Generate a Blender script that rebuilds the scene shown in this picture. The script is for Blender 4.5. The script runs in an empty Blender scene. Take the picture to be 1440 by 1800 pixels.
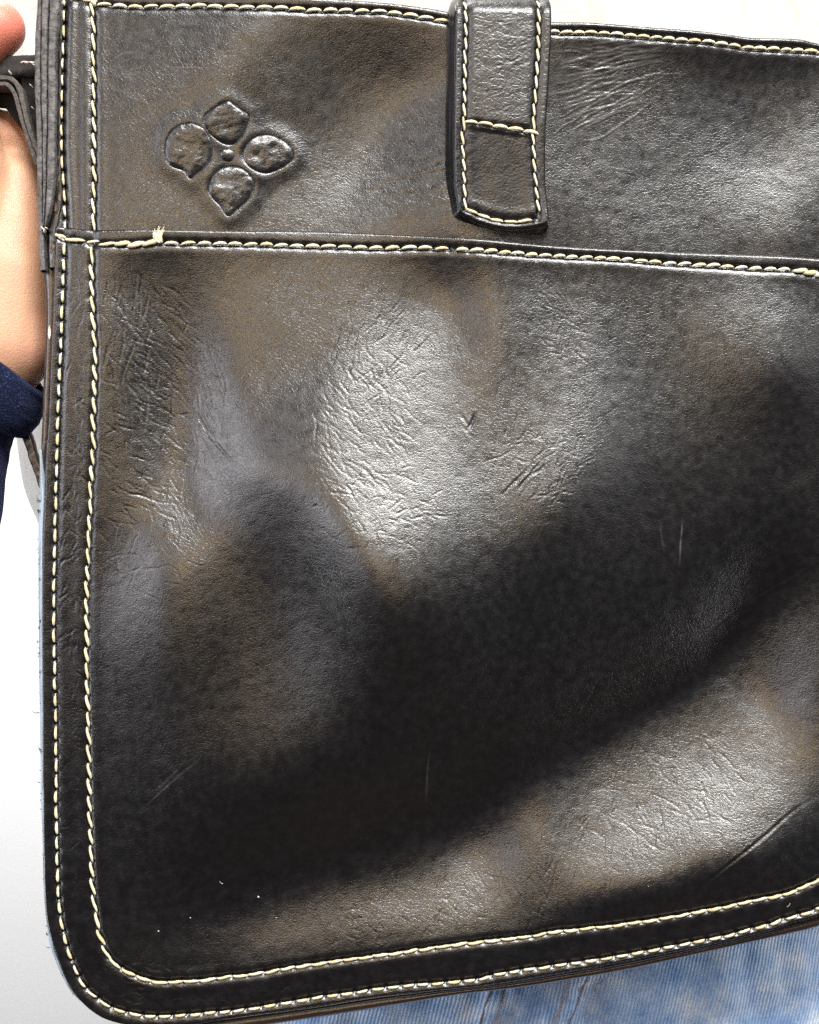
import bpy, math, random
import numpy as np
from mathutils import Vector, Matrix

# ------------------------------------------------------------------ camera, world, lamps
S = 0.0002            # metres per photograph pixel in the plane of the bag front
CZ = 1.10             # height of the picture centre above the floor
DC = 0.42             # camera distance from the bag front
scene = bpy.context.scene
cam_d = bpy.data.cameras.new("camera")
cam = bpy.data.objects.new("camera", cam_d)
scene.collection.objects.link(cam)
cam.location = (0, -DC, CZ)
cam.rotation_euler = (math.radians(90), 0, 0)
cam_d.sensor_fit = 'VERTICAL'
cam_d.sensor_height = 24
cam_d.lens = 24 / (2 * 0.18 / DC)
cam_d.clip_start = 0.02
cam_d.clip_end = 50
cam_d.dof.use_dof = True
cam_d.dof.focus_distance = DC - 0.001
cam_d.dof.aperture_fstop = 18
scene.camera = cam

world = bpy.data.worlds.new("World")
scene.world = world
world.use_nodes = True
world.node_tree.nodes["Background"].inputs[0].default_value = (0.75, 0.80, 1.0, 1)
world.node_tree.nodes["Background"].inputs[1].default_value = 0.05

def lamp(name, loc, target, sx, sy, radiance, color):
    d = bpy.data.lights.new(name, 'AREA')
    d.shape = 'RECTANGLE'
    d.size, d.size_y = sx, sy
    d.energy = radiance * math.pi * sx * sy
    d.color = color
    o = bpy.data.objects.new(name, d)
    scene.collection.objects.link(o)
    o.location = loc
    o.rotation_euler = (Vector(target) - Vector(loc)).to_track_quat('-Z', 'Y').to_euler()
    return o
LAMPS = [  # name, location, size x, size y, radiance, colour
    ("ceiling_panel_lamp", (0.33, -1.20, CZ + 1.35), 1.00, 0.60, 45.0, (1.0, 0.985, 0.95)),
    ("warm_reflection_fill", (-0.16, -1.00, CZ + 0.27), 0.42, 0.17, 9.0, (1.0, 0.73, 0.44)),  # added source for the tan reflection on the leather, no real lamp
    ("left_ceiling_lamp", (-1.05, -1.00, CZ + 0.38), 0.75, 0.75, 6.0, (1.0, 0.96, 1.0)),
    ("right_ceiling_lamp", (1.15, -1.10, CZ + 0.56), 0.60, 0.50, 3.2, (1.0, 0.98, 0.97)),
    ("left_side_fill", (-1.40, -0.06, CZ - 0.40), 0.60, 0.80, 10.0, (0.93, 0.96, 1.0)),  # added side fill to brighten the jeans, no window there
    ("right_side_fill", (1.40, -0.10, CZ - 0.50), 0.60, 0.80, 9.0, (1.0, 0.99, 0.97)),  # matching fill added on the right for the jeans, no window
]
for n_, l_, sx_, sy_, r_, c_ in LAMPS:
    lamp(n_, l_, (0, 0, CZ), sx_, sy_, r_, c_)
lamp("wall_fill", (-0.5, 0.6, CZ + 1.5), (-0.4, 1.3, CZ), 1.2, 0.8, 17.0, (1.0, 0.99, 0.97))  # added light that brightens the wall behind

scene.cycles.use_denoising = False
scene.cycles.use_adaptive_sampling = False
scene.view_settings.view_transform = 'Standard'
scene.view_settings.look = 'None'
scene.view_settings.exposure = 0
scene.view_settings.gamma = 1

random.seed(7)
RNG = np.random.RandomState(11)

# ------------------------------------------------------------------ object helpers
def link(o):
    scene.collection.objects.link(o)
    return o

def thing(name, label, cat, loc, group=None):
    o = bpy.data.objects.new(name, None)
    o.empty_display_size = 0.02
    link(o)
    o.location = loc
    o['label'] = label
    o['category'] = cat
    if group:
        o['group'] = group
    return o

def wloc(o):
    v = Vector((0, 0, 0))
    while o is not None:
        v += o.location
        o = o.parent
    return v

def attach(o, parent):
    """child of parent while its mesh keeps world coordinates (no rotations are used on parents)"""
    if parent is not None:
        o.parent = parent
        o.location = Vector(o.location) - wloc(parent)

def mesh_obj(name, verts, faces, mat, parent=None, smooth=True, attrs=None):
    me = bpy.data.meshes.new(name)
    verts = np.asarray(verts, dtype=np.float32)
    if isinstance(faces, np.ndarray):
        nf, k = faces.shape
        me.vertices.add(len(verts))
        me.vertices.foreach_set('co', verts.ravel())
        me.loops.add(nf * k)
        me.loops.foreach_set('vertex_index', faces.astype(np.int32).ravel())
        me.polygons.add(nf)
        me.polygons.foreach_set('loop_start', np.arange(0, nf * k, k, dtype=np.int32))
        me.update(calc_edges=True)
    else:
        me.from_pydata(verts.tolist(), [], faces)
        me.update()
    if smooth:
        me.polygons.foreach_set('use_smooth', np.ones(len(me.polygons), dtype=bool))
    if attrs:
        for k_, v_ in attrs.items():
            a = me.attributes.new(k_, 'FLOAT', 'POINT')
            a.data.foreach_set('value', np.asarray(v_, dtype=np.float32))
    me.materials.append(mat)
    o = bpy.data.objects.new(name, me)
    link(o)
    attach(o, parent)
    return o

def W(x, y, h):
    """photograph-plane pixels (x right, y down, h towards the viewer) to metres"""
    x = np.asarray(x, dtype=float); y = np.asarray(y, dtype=float); h = np.asarray(h, dtype=float)
    x, y, h = np.broadcast_arrays(x, y, h)
    return np.stack([(x - 720) * S, -h * S, CZ + (900 - y) * S], -1)

# ------------------------------------------------------------------ curves
def spline(pts, n=12):
    p = np.array(pts, float)
    p = np.vstack([2 * p[0] - p[1], p, 2 * p[-1] - p[-2]])
    out = []
    for i in range(1, len(p) - 2):
        for t in np.linspace(0, 1, n, endpoint=False):
            a, b, c, d = p[i - 1], p[i], p[i + 1], p[i + 2]
            out.append(0.5 * ((2 * b) + (c - a) * t + (2 * a - 5 * b + 4 * c - d) * t * t + (3 * b - a - 3 * c + d) * t ** 3))
    out.append(p[-2])
    return np.array(out)

def resample(c, step):
    d = np.r_[0, np.cumsum(np.hypot(*np.diff(c[:, :2], axis=0).T))]
    n = max(2, int(round(d[-1] / step)) + 1)
    t = np.linspace(0, d[-1], n)
    return np.stack([np.interp(t, d, c[:, k]) for k in range(c.shape[1])], -1)

OUTER_SEAM = [(114,-60),(113,0),(110,110),(108,200),(109,280),(113,350),(115,410),(114,470),(112,540),(110,610),(106,690),(104,770),(101,860),(99,940),(98,1000),(97,1080),(98,1150),(100,1250),(101,1350),(101,1420),(103,1497),(106,1583),(113,1633),(127,1683),(150,1730),(187,1762),(212,1773),(240,1780),(272,1784),(302,1783),(362,1778),(415,1774),(500,1760),(560,1750),(619,1742),(671,1734),(725,1728),(777,1725),(829,1720),(877,1709),(929,1701),(977,1694),(1026,1688),(1072,1680),(1116,1673),(1161,1665),(1202,1657),(1245,1649),(1286,1640),(1332,1627),(1353,1622),(1376,1613),(1419,1601),(1437,1594),(1560,1545),(1700,1480)]
INNER_SEAM = [(161,-60),(162,5),(165,50),(164,87),(165,140),(165,175),(165,225),(165,282),(166,325),(165,362),(166,425),(165,436),(164,497),(167,572),(169,614),(169,667),(168,700),(166,733),(166,789),(162,844),(161,894),(160,914),(158,955),(156,1011),(155,1067),(156,1122),(155,1178),(157,1233),(158,1289),(159,1344),(160,1394),(160,1420),(162,1467),(164,1517),(167,1567),(171,1600),(175,1630),(182,1653),(193,1680),(213,1697),(235,1710),(260,1719),(287,1723),(313,1722),(340,1721),(370,1718),(400,1714),(431,1711),(467,1706),(492,1701),(550,1692),(602,1685),(654,1678),(710,1670),(767,1662),(821,1655),(875,1649),(929,1643),(975,1634),(1015,1630),(1092,1621),(1147,1613),(1193,1605),(1239,1597),(1275,1590),(1321,1579),(1361,1572),(1385,1566),(1407,1557),(1428,1547),(1440,1541),(1560,1480),(1700,1400)]
TOP_SEAM = [(120,1),(164,7),(196,9),(244,12),(302,12),(360,12),(422,16),(480,17),(538,19),(596,19),(649,21),(680,22),(716,27),(756,33),(790,39),(860,49),(971,58),(1014,59),(1065,61),(1113,64),(1180,69),(1234,73),(1277,78),(1308,83),(1355,86),(1401,88),(1440,91),(1560,104),(1700,118)]
TOP_EDGE = [(60,-24),(164,-20),(300,-16),(430,-10),(540,-5),(613,0),(693,7),(787,20),(860,33),(966,40),(1036,42),(1113,47),(1211,54),(1269,60),(1320,67),(1366,68),(1409,70),(1440,76),(1560,90),(1700,104)]
POCKET_EDGE = [(84,398),(120,401),(169,406),(260,404),(400,403),(480,402),(560,402),(609,404),(700,409),(800,417),(911,426),(1022,433),(1111,437),(1200,441),(1333,447),(1440,455),(1560,465),(1700,480)]
POCKET_SEAM = [(102,415),(118,421),(150,427),(173,431),(227,431),(284,427),(311,427),(387,426),(471,427),(560,429),(649,432),(738,433),(800,437),(867,442),(947,447),(1022,450),(1089,453),(1155,459),(1218,463),(1280,467),(1333,471),(1395,474),(1440,480),(1560,490),(1700,503)]
FRONT_EDGE = [(99,300),(99,405),(97,483),(94,567),(90,650),(87,733),(83,789),(80,872),(76,955),(75,1095),(76,1261),(76,1372),(77,1400),(78,1500),(82,1600),(92,1650),(103,1683),(113,1710),(127,1737),(143,1757),(167,1778),(195,1792),(240,1802),(300,1803),(340,1799),(400,1787),(525,1771),(650,1752),(746,1741),(858,1729),(1000,1706),(1122,1684),(1245,1660),(1336,1639),(1367,1631),(1391,1621),(1440,1607),(1560,1560),(1700,1500)]
BAG_EDGE = [(66,-60),(66,0),(61,95),(61,162),(65,250),(65,312),(67,362),(68,437),(69,478),(73,511),(74,539),(73,622),(70,678),(68,747),(66,789),(65,872),(63,900),(63,1039),(64,1178),(66,1289),(67,1372),(67,1400),(70,1483),(72,1567),(77,1627),(83,1667),(92,1693),(107,1727),(123,1753),(150,1777),(177,1797),(210,1814),(260,1826),(330,1828),(420,1818),(546,1800),(692,1777),(817,1756),(900,1747),(1000,1732),(1122,1711),(1245,1683),(1367,1656),(1440,1638),(1560,1595),(1700,1535)]

# ------------------------------------------------------------------ numpy noise and distance fields
def _hash(ix, iy, seed):
    h = (ix.astype(np.int64) * 374761393 + iy.astype(np.int64) * 668265263 + seed * 974711) & 0x7fffffff
    h = ((h ^ (h >> 13)) * 1274126177) & 0x7fffffff
    h = (h ^ (h >> 16)) & 0xffffff
    return h / float(0xffffff)

def vnoise(x, y, seed=0):
    ix = np.floor(x); iy = np.floor(y)
    fx = x - ix; fy = y - iy
    fx = fx * fx * fx * (fx * (fx * 6 - 15) + 10); fy = fy * fy * fy * (fy * (fy * 6 - 15) + 10)
    a = _hash(ix, iy, seed); b = _hash(ix + 1, iy, seed); c = _hash(ix, iy + 1, seed); d = _hash(ix + 1, iy + 1, seed)
    return (a * (1 - fx) + b * fx) * (1 - fy) + (c * (1 - fx) + d * fx) * fy * 1.0 - 0.0 if False else ((a * (1 - fx) + b * fx) * (1 - fy) + (c * (1 - fx) + d * fx) * fy)

def fbm(x, y, seed=0, o=3):
    s = 0; a = 1; t = 0
    for i in range(o):
        s = s + a * (vnoise(x * 2 ** i, y * 2 ** i, seed + 17 * i) - 0.5); t += a; a *= 0.5
    return s / t

def line_field(X, Y, poly, R):
    """distance (capped at R) from grid X,Y (regular) to a polyline, and nearest point"""
    D = np.full(X.shape, float(R)); PX = X.copy(); PY = Y.copy()
    x0, y0 = X[0, 0], Y[0, 0]; st = X[0, 1] - X[0, 0]
    ny, nx = X.shape
    for (ax, ay), (bx, by) in zip(poly[:-1, :2], poly[1:, :2]):
        i0 = max(0, int((min(ax, bx) - R - x0) / st)); i1 = min(nx, int((max(ax, bx) + R - x0) / st) + 2)
        j0 = max(0, int((min(ay, by) - R - y0) / st)); j1 = min(ny, int((max(ay, by) + R - y0) / st) + 2)
        if i0 >= i1 or j0 >= j1:
            continue
        xs = X[j0:j1, i0:i1]; ys = Y[j0:j1, i0:i1]
        dx, dy = bx - ax, by - ay
        L = dx * dx + dy * dy + 1e-12
        t = np.clip(((xs - ax) * dx + (ys - ay) * dy) / L, 0, 1)
        qx = ax + t * dx; qy = ay + t * dy
        d = np.hypot(xs - qx, ys - qy)
        sub = D[j0:j1, i0:i1]
        m = d < sub
        sub[m] = d[m]
        PX[j0:j1, i0:i1][m] = qx[m]; PY[j0:j1, i0:i1][m] = qy[m]
    return D, PX, PY

def inside(X, Y, poly):
    r = np.zeros(X.shape, bool)
    p = poly; q = np.roll(poly, -1, 0)
    ys = Y[:, 0]; xs = X[0]
    for (ax, ay), (bx, by) in zip(p, q):
        if ay == by:
            continue
        rows = np.nonzero(((ay > ys) != (by > ys)))[0]
        for j in rows:
            xi = ax + (ys[j] - ay) * (bx - ax) / (by - ay)
            r[j] ^= xs < xi
    return r

def ssm(a, b, x):
    t = np.clip((x - a) / (b - a), 0, 1)
    return t * t * (3 - 2 * t)

# ------------------------------------------------------------------ large-scale relief of the slack leather
GX0, GY0, GST = 40, -80, 20
GNX, GNY = 84, 98
BULGE = [  # relief in tenths of a pixel, one row per grid line
[0,0,0,0,0,0,-1,-1,-5,15,44,27,-7,-51,-59,-73,-89,-115,-49,79,164,177,157,132,115,111,102,121,153,204,200,185,179,205,289,314,342,312,221,97,-12,-116,-220,-266,-148,127,562,637,646,632,615,576,449,400,406,446,478,496,505,548,596,605,620,629,648,663,673,681,681,670,646,616,448,201,30,-73,-101,-97,-80,-58,-26,-14,-9,0],
[0,0,0,0,0,0,1,1,3,11,19,12,-6,-26,-37,-44,-48,-42,-2,61,110,129,127,116,107,102,101,112,130,152,158,159,164,184,219,237,242,217,159,84,10,-56,-102,-99,-11,156,360,460,500,508,498,469,417,387,384,400,419,436,453,480,508,524,539,550,563,573,579,581,574,555,522,464,352,208,88,6,-35,-50,-49,-40,-28,-19,-14,-9],
[0,0,0,0,0,1,1,2,4,8,10,7,-2,-11,-17,-19,-16,-5,22,57,86,102,104,100,94,90,89,95,104,115,122,127,135,148,165,174,172,153,116,69,23,-15,-33,-16,47,149,263,342,385,402,401,386,363,347,343,350,362,376,392,411,430,446,459,471,480,487,490,488,477,456,420,366,286,193,109,44,4,-18,-26,-27,-24,-21,-19,-17],
[0,0,0,0,0,1,1,2,4,6,8,6,3,0,-1,0,6,18,37,59,77,87,88,85,79,74,72,73,77,82,88,93,100,109,118,123,119,106,83,54,27,7,2,20,65,130,201,258,295,313,317,312,301,293,291,295,304,314,327,341,356,370,381,391,400,405,406,402,390,370,337,292,234,169,109,59,24,1,-11,-18,-21,-23,-25,-27],
[0,0,-1,-1,0,0,1,2,4,5,7,8,8,9,11,16,24,35,49,64,75,80,78,72,63,56,50,48,48,50,53,57,63,69,75,79,77,68,54,38,23,14,15,31,62,106,153,194,222,237,242,241,237,233,233,235,241,249,259,271,282,294,304,313,320,324,325,321,311,293,266,230,187,141,97,60,31,11,-2,-11,-18,-24,-32,-45],
[0,-1,-2,-2,-2,-1,0,1,2,5,7,10,13,16,21,28,38,49,61,72,78,78,71,60,47,35,25,19,15,14,16,19,23,29,35,39,39,35,28,20,13,10,14,27,49,78,110,139,158,168,172,173,171,170,169,171,175,181,189,198,207,217,226,235,241,245,246,243,235,222,201,174,143,111,79,52,30,14,2,-7,-15,-23,-36,-60],
[-1,-3,-4,-4,-4,-3,-3,-2,0,3,6,10,15,21,28,37,48,59,70,77,79,73,60,43,24,7,-8,-19,-26,-30,-30,-28,-23,-16,-8,-2,3,4,2,1,0,1,6,15,30,49,70,87,97,102,105,105,104,103,102,103,106,110,116,122,130,139,147,155,161,166,167,166,161,152,138,120,100,79,58,40,25,12,3,-4,-11,-17,-27,-45],
[-2,-4,-6,-7,-7,-6,-6,-6,-4,0,5,10,16,24,33,43,54,65,73,76,72,59,40,17,-7,-29,-49,-66,-77,-84,-86,-84,-78,-70,-59,-48,-39,-31,-26,-21,-16,-12,-6,1,11,23,34,42,45,47,47,46,43,41,39,38,38,40,44,49,55,63,70,77,83,88,90,91,89,84,77,68,58,47,36,25,16,9,2,-2,-6,-9,-9,1],
[-2,-4,-7,-9,-9,-9,-8,-9,-7,-2,4,10,18,26,36,47,58,67,72,70,58,38,13,-14,-42,-69,-93,-116,-131,-141,-144,-143,-137,-128,-115,-100,-85,-71,-57,-45,-35,-27,-20,-14,-7,0,6,8,5,2,-1,-5,-9,-16,-20,-22,-24,-24,-22,-19,-13,-7,-1,5,11,16,20,22,22,21,20,19,18,16,13,10,7,4,1,-1,-3,-4,-3,3],
[-1,-5,-8,-10,-10,-10,-10,-10,-7,-2,4,11,20,29,39,49,59,65,66,57,39,13,-17,-48,-78,-107,-135,-162,-181,-194,-200,-201,-196,-186,-172,-154,-134,-111,-88,-69,-54,-42,-34,-28,-24,-20,-19,-22,-29,-35,-41,-48,-55,-64,-70,-74,-77,-78,-78,-76,-72,-67,-61,-54,-47,-41,-36,-32,-29,-26,-23,-17,-10,-5,-2,0,0,0,0,-1,-1,-1,-1,1],
[-1,-5,-8,-10,-11,-10,-10,-10,-7,-1,5,13,21,30,40,49,56,59,54,38,14,-16,-48,-81,-113,-144,-174,-203,-225,-241,-251,-254,-251,-241,-225,-203,-176,-145,-115,-89,-70,-57,-48,-42,-39,-38,-41,-47,-56,-65,-74,-82,-90,-101,-109,-114,-119,-122,-124,-125,-125,-123,-119,-113,-106,-98,-91,-85,-78,-71,-62,-48,-33,-22,-14,-8,-5,-2,-1,0,0,0,0,0],
[-1,-4,-8,-10,-10,-10,-9,-8,-5,0,7,14,21,29,38,45,49,47,35,13,-15,-46,-79,-113,-146,-177,-208,-239,-263,-282,-295,-301,-299,-288,-269,-241,-206,-168,-132,-104,-82,-68,-59,-54,-53,-55,-60,-69,-80,-90,-100,-109,-118,-129,-136,-142,-146,-150,-153,-157,-160,-162,-161,-158,-152,-144,-135,-126,-116,-106,-92,-73,-54,-38,-25,-16,-10,-5,-2,0,1,2,1,0],
[-1,-4,-7,-9,-9,-8,-7,-6,-3,2,7,13,19,25,31,35,34,26,9,-16,-46,-78,-111,-143,-176,-208,-239,-270,-296,-316,-331,-338,-336,-322,-296,-261,-220,-177,-139,-110,-89,-75,-67,-64,-64,-69,-77,-87,-100,-111,-121,-131,-140,-151,-158,-163,-167,-170,-174,-178,-183,-187,-189,-187,-182,-174,-163,-151,-139,-126,-109,-89,-68,-50,-35,-23,-14,-8,-3,1,3,5,4,-2],
[0,-3,-6,-8,-8,-7,-6,-5,-2,2,6,10,14,17,20,19,12,-1,-22,-48,-78,-109,-140,-172,-204,-235,-266,-297,-322,-342,-357,-364,-357,-336,-304,-265,-221,-177,-139,-111,-91,-78,-71,-70,-74,-81,-91,-103,-116,-128,-139,-148,-158,-168,-175,-179,-183,-186,-190,-195,-200,-205,-208,-208,-204,-195,-183,-169,-154,-138,-119,-98,-77,-58,-41,-28,-17,-9,-3,2,6,10,12,11],
[0,-3,-5,-7,-6,-5,-4,-3,-1,1,3,4,5,5,3,-3,-15,-32,-55,-81,-109,-138,-169,-199,-229,-259,-289,-318,-343,-362,-374,-376,-363,-337,-301,-260,-215,-171,-133,-106,-88,-77,-73,-74,-80,-90,-102,-116,-129,-142,-152,-162,-171,-181,-188,-192,-196,-199,-203,-208,-214,-219,-223,-224,-220,-212,-199,-184,-165,-144,-123,-101,-80,-61,-44,-30,-19,-10,-2,4,10,15,22,33],
[0,-3,-4,-5,-5,-4,-3,-2,-1,-1,-1,-3,-5,-9,-16,-27,-42,-61,-84,-110,-137,-165,-194,-223,-251,-279,-307,-335,-358,-374,-383,-378,-360,-330,-292,-250,-206,-162,-125,-99,-83,-74,-72,-75,-84,-95,-110,-125,-139,-151,-161,-171,-180,-190,-197,-202,-205,-209,-212,-217,-223,-228,-232,-234,-231,-223,-211,-193,-170,-146,-122,-100,-79,-61,-44,-31,-19,-9,-1,6,13,20,28,38],
[-1,-2,-4,-4,-4,-2,-1,-1,-2,-3,-6,-10,-16,-24,-34,-48,-65,-86,-109,-134,-161,-188,-216,-243,-269,-295,-320,-346,-366,-380,-383,-374,-351,-319,-280,-238,-194,-150,-115,-90,-75,-68,-68,-74,-85,-98,-114,-130,-144,-156,-166,-175,-185,-195,-202,-208,-212,-215,-219,-223,-227,-232,-236,-238,-236,-228,-215,-195,-169,-142,-117,-94,-75,-57,-42,-29,-17,-8,1,8,16,24,33,45],
[-1,-2,-3,-4,-2,-1,0,0,-2,-5,-11,-17,-26,-36,-49,-65,-84,-105,-128,-154,-180,-206,-233,-258,-282,-305,-328,-352,-369,-379,-378,-363,-338,-305,-267,-224,-181,-138,-103,-80,-66,-61,-63,-71,-84,-99,-116,-133,-147,-158,-168,-177,-187,-197,-205,-211,-215,-218,-221,-224,-228,-231,-235,-236,-235,-228,-213,-190,-161,-132,-106,-85,-67,-52,-38,-26,-15,-6,3,11,18,26,33,41],
[-1,-2,-3,-3,-1,1,2,1,-2,-7,-14,-23,-33,-46,-61,-78,-97,-119,-143,-168,-194,-220,-245,-268,-290,-311,-331,-352,-366,-372,-366,-348,-322,-289,-252,-210,-167,-125,-91,-69,-56,-53,-57,-67,-81,-98,-116,-133,-148,-159,-168,-177,-186,-196,-205,-212,-216,-219,-222,-223,-225,-227,-229,-230,-228,-221,-206,-181,-149,-119,-94,-75,-59,-45,-33,-22,-12,-3,5,13,20,27,35,41],
[-1,-2,-2,-2,0,2,3,2,-2,-8,-16,-26,-38,-52,-68,-86,-107,-129,-153,-178,-204,-229,-252,-273,-293,-311,-329,-347,-358,-359,-348,-329,-304,-272,-236,-196,-153,-112,-79,-57,-46,-44,-50,-62,-78,-97,-116,-134,-148,-159,-168,-176,-185,-195,-203,-210,-215,-218,-220,-221,-221,-220,-220,-219,-216,-208,-192,-166,-135,-105,-82,-65,-51,-39,-28,-18,-9,-1,7,14,22,29,36,43],
[-1,-2,-2,-1,1,3,4,3,0,-7,-17,-28,-41,-56,-73,-92,-113,-136,-160,-185,-210,-233,-255,-274,-292,-308,-323,-338,-344,-340,-327,-308,-284,-255,-221,-182,-140,-100,-67,-46,-36,-36,-43,-57,-75,-95,-116,-134,-148,-159,-167,-175,-184,-192,-201,-207,-213,-216,-218,-217,-215,-212,-210,-206,-200,-190,-173,-148,-119,-92,-72,-57,-45,-34,-24,-15,-6,2,9,16,23,31,38,47],
[-1,-1,-1,0,2,4,6,5,1,-6,-17,-29,-43,-59,-76,-95,-117,-140,-164,-188,-211,-234,-254,-271,-287,-301,-314,-325,-327,-319,-304,-285,-264,-238,-206,-169,-128,-89,-57,-37,-28,-29,-38,-54,-73,-95,-116,-135,-149,-159,-167,-174,-182,-190,-197,-203,-209,-212,-214,-212,-209,-204,-198,-192,-184,-171,-152,-130,-104,-80,-63,-50,-39,-29,-20,-12,-4,3,10,17,24,31,39,46],
[-1,-1,-1,0,3,5,7,6,3,-4,-16,-29,-44,-60,-78,-98,-119,-142,-165,-188,-210,-230,-249,-265,-279,-292,-301,-309,-306,-296,-282,-265,-245,-223,-195,-160,-121,-82,-51,-31,-22,-24,-35,-52,-73,-96,-118,-136,-150,-160,-168,-174,-180,-186,-193,-198,-204,-207,-208,-206,-202,-195,-187,-179,-169,-155,-136,-114,-90,-70,-56,-46,-36,-27,-18,-10,-2,4,11,17,24,32,41,53],
[-1,-1,-1,1,3,6,8,8,5,-3,-15,-30,-46,-63,-81,-101,-122,-144,-167,-188,-207,-225,-242,-257,-270,-281,-288,-291,-286,-276,-264,-249,-232,-213,-188,-157,-120,-82,-50,-30,-21,-23,-35,-54,-76,-99,-121,-139,-152,-162,-168,-173,-178,-182,-187,-193,-197,-201,-201,-199,-194,-186,-177,-167,-157,-142,-122,-100,-79,-62,-52,-43,-34,-25,-16,-8,-1,5,11,17,23,31,40,50],
[-1,-1,-1,0,2,5,8,9,6,-2,-16,-33,-50,-67,-85,-105,-127,-148,-169,-188,-205,-221,-236,-250,-262,-271,-275,-274,-269,-261,-251,-240,-227,-210,-189,-161,-128,-92,-59,-36,-25,-28,-41,-61,-83,-106,-127,-143,-156,-164,-169,-173,-176,-178,-182,-187,-191,-194,-194,-192,-187,-179,-169,-159,-148,-133,-112,-89,-71,-58,-49,-42,-34,-24,-16,-8,-1,5,10,16,21,28,36,48],
[-1,-2,-2,-1,2,5,8,10,7,-6,-27,-48,-67,-83,-100,-118,-137,-157,-176,-192,-207,-221,-234,-247,-257,-262,-264,-262,-257,-252,-245,-238,-228,-216,-199,-176,-147,-113,-79,-53,-40,-42,-54,-74,-96,-117,-135,-150,-160,-167,-171,-173,-175,-176,-179,-182,-186,-188,-188,-186,-181,-174,-166,-157,-146,-129,-107,-85,-68,-57,-50,-44,-34,-24,-15,-7,-1,5,9,13,18,23,30,41],
[0,-2,-3,-2,0,4,8,12,8,-16,-47,-74,-94,-108,-122,-137,-154,-171,-187,-201,-214,-226,-238,-250,-257,-259,-257,-255,-252,-248,-245,-241,-236,-229,-218,-200,-174,-141,-106,-75,-57,-57,-70,-89,-110,-131,-148,-159,-167,-171,-174,-175,-176,-176,-178,-181,-183,-184,-184,-181,-177,-172,-166,-159,-148,-129,-106,-85,-69,-60,-53,-47,-36,-25,-15,-7,-1,4,8,11,13,16,18,21],
[0,-2,-4,-3,-1,2,6,6,-10,-43,-79,-109,-131,-145,-156,-167,-179,-193,-205,-216,-227,-237,-247,-256,-260,-260,-258,-255,-254,-252,-252,-251,-250,-249,-243,-231,-212,-182,-147,-113,-87,-79,-88,-104,-125,-144,-160,-170,-176,-179,-180,-181,-181,-182,-183,-184,-185,-185,-182,-178,-174,-169,-163,-157,-145,-127,-105,-86,-73,-65,-59,-51,-39,-26,-16,-8,-2,2,5,7,9,9,6,-4],
[0,-2,-4,-4,-1,2,4,-2,-27,-67,-108,-141,-165,-180,-188,-195,-203,-211,-220,-227,-234,-242,-249,-255,-258,-257,-254,-252,-251,-252,-254,-257,-260,-262,-262,-258,-246,-223,-188,-147,-114,-97,-99,-112,-131,-150,-166,-177,-184,-186,-188,-188,-189,-190,-191,-192,-192,-189,-184,-177,-170,-163,-155,-146,-133,-116,-100,-86,-77,-71,-67,-57,-43,-29,-18,-10,-4,0,3,4,5,5,3,-2],
[0,-2,-4,-3,-1,3,4,-7,-37,-83,-128,-166,-193,-209,-217,-220,-222,-225,-228,-232,-235,-240,-244,-248,-249,-248,-246,-244,-243,-245,-250,-255,-262,-268,-273,-276,-272,-254,-219,-175,-133,-107,-101,-111,-127,-145,-162,-176,-184,-187,-189,-191,-193,-195,-197,-198,-197,-192,-184,-174,-163,-153,-143,-131,-116,-101,-90,-82,-78,-75,-73,-63,-49,-34,-23,-14,-7,-3,0,2,2,2,1,-1],
[0,-2,-3,-2,0,4,5,-8,-41,-90,-139,-182,-214,-233,-240,-240,-236,-233,-231,-231,-231,-233,-235,-237,-237,-236,-234,-232,-231,-233,-238,-245,-253,-263,-273,-280,-282,-270,-239,-192,-144,-110,-96,-102,-117,-135,-152,-166,-176,-180,-183,-186,-190,-194,-198,-199,-197,-191,-180,-167,-153,-140,-127,-113,-96,-83,-74,-71,-71,-73,-74,-67,-54,-41,-29,-19,-12,-7,-3,-1,1,1,1,0],
[0,-1,-2,-1,1,5,5,-7,-41,-91,-142,-190,-229,-253,-261,-257,-246,-236,-229,-226,-225,-224,-223,-223,-223,-221,-219,-217,-216,-217,-221,-228,-237,-248,-259,-267,-271,-265,-241,-198,-147,-105,-86,-91,-104,-121,-138,-152,-162,-168,-172,-176,-183,-189,-194,-196,-193,-186,-174,-158,-142,-125,-109,-93,-75,-61,-53,-52,-56,-64,-69,-67,-58,-46,-35,-25,-17,-11,-7,-3,-1,1,2,1],
[0,-1,-2,-1,2,5,5,-7,-40,-89,-142,-193,-239,-269,-279,-271,-254,-237,-225,-219,-216,-214,-211,-209,-207,-205,-202,-201,-199,-199,-201,-206,-216,-227,-237,-243,-246,-241,-225,-189,-139,-94,-74,-78,-91,-106,-122,-136,-146,-152,-157,-164,-173,-182,-188,-190,-188,-179,-166,-149,-130,-111,-92,-73,-54,-39,-30,-29,-37,-50,-61,-63,-58,-49,-39,-30,-22,-15,-10,-6,-2,2,6,13],
[0,-1,-1,-1,2,4,4,-8,-40,-88,-141,-196,-247,-282,-295,-284,-260,-236,-219,-211,-207,-204,-200,-196,-192,-188,-184,-181,-178,-176,-176,-181,-190,-201,-210,-215,-217,-212,-197,-167,-122,-79,-61,-65,-77,-91,-105,-118,-128,-134,-140,-149,-160,-172,-180,-183,-181,-172,-158,-140,-119,-98,-76,-55,-34,-17,-7,-6,-17,-35,-50,-56,-55,-49,-41,-33,-25,-18,-13,-7,-3,2,7,15],
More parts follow.
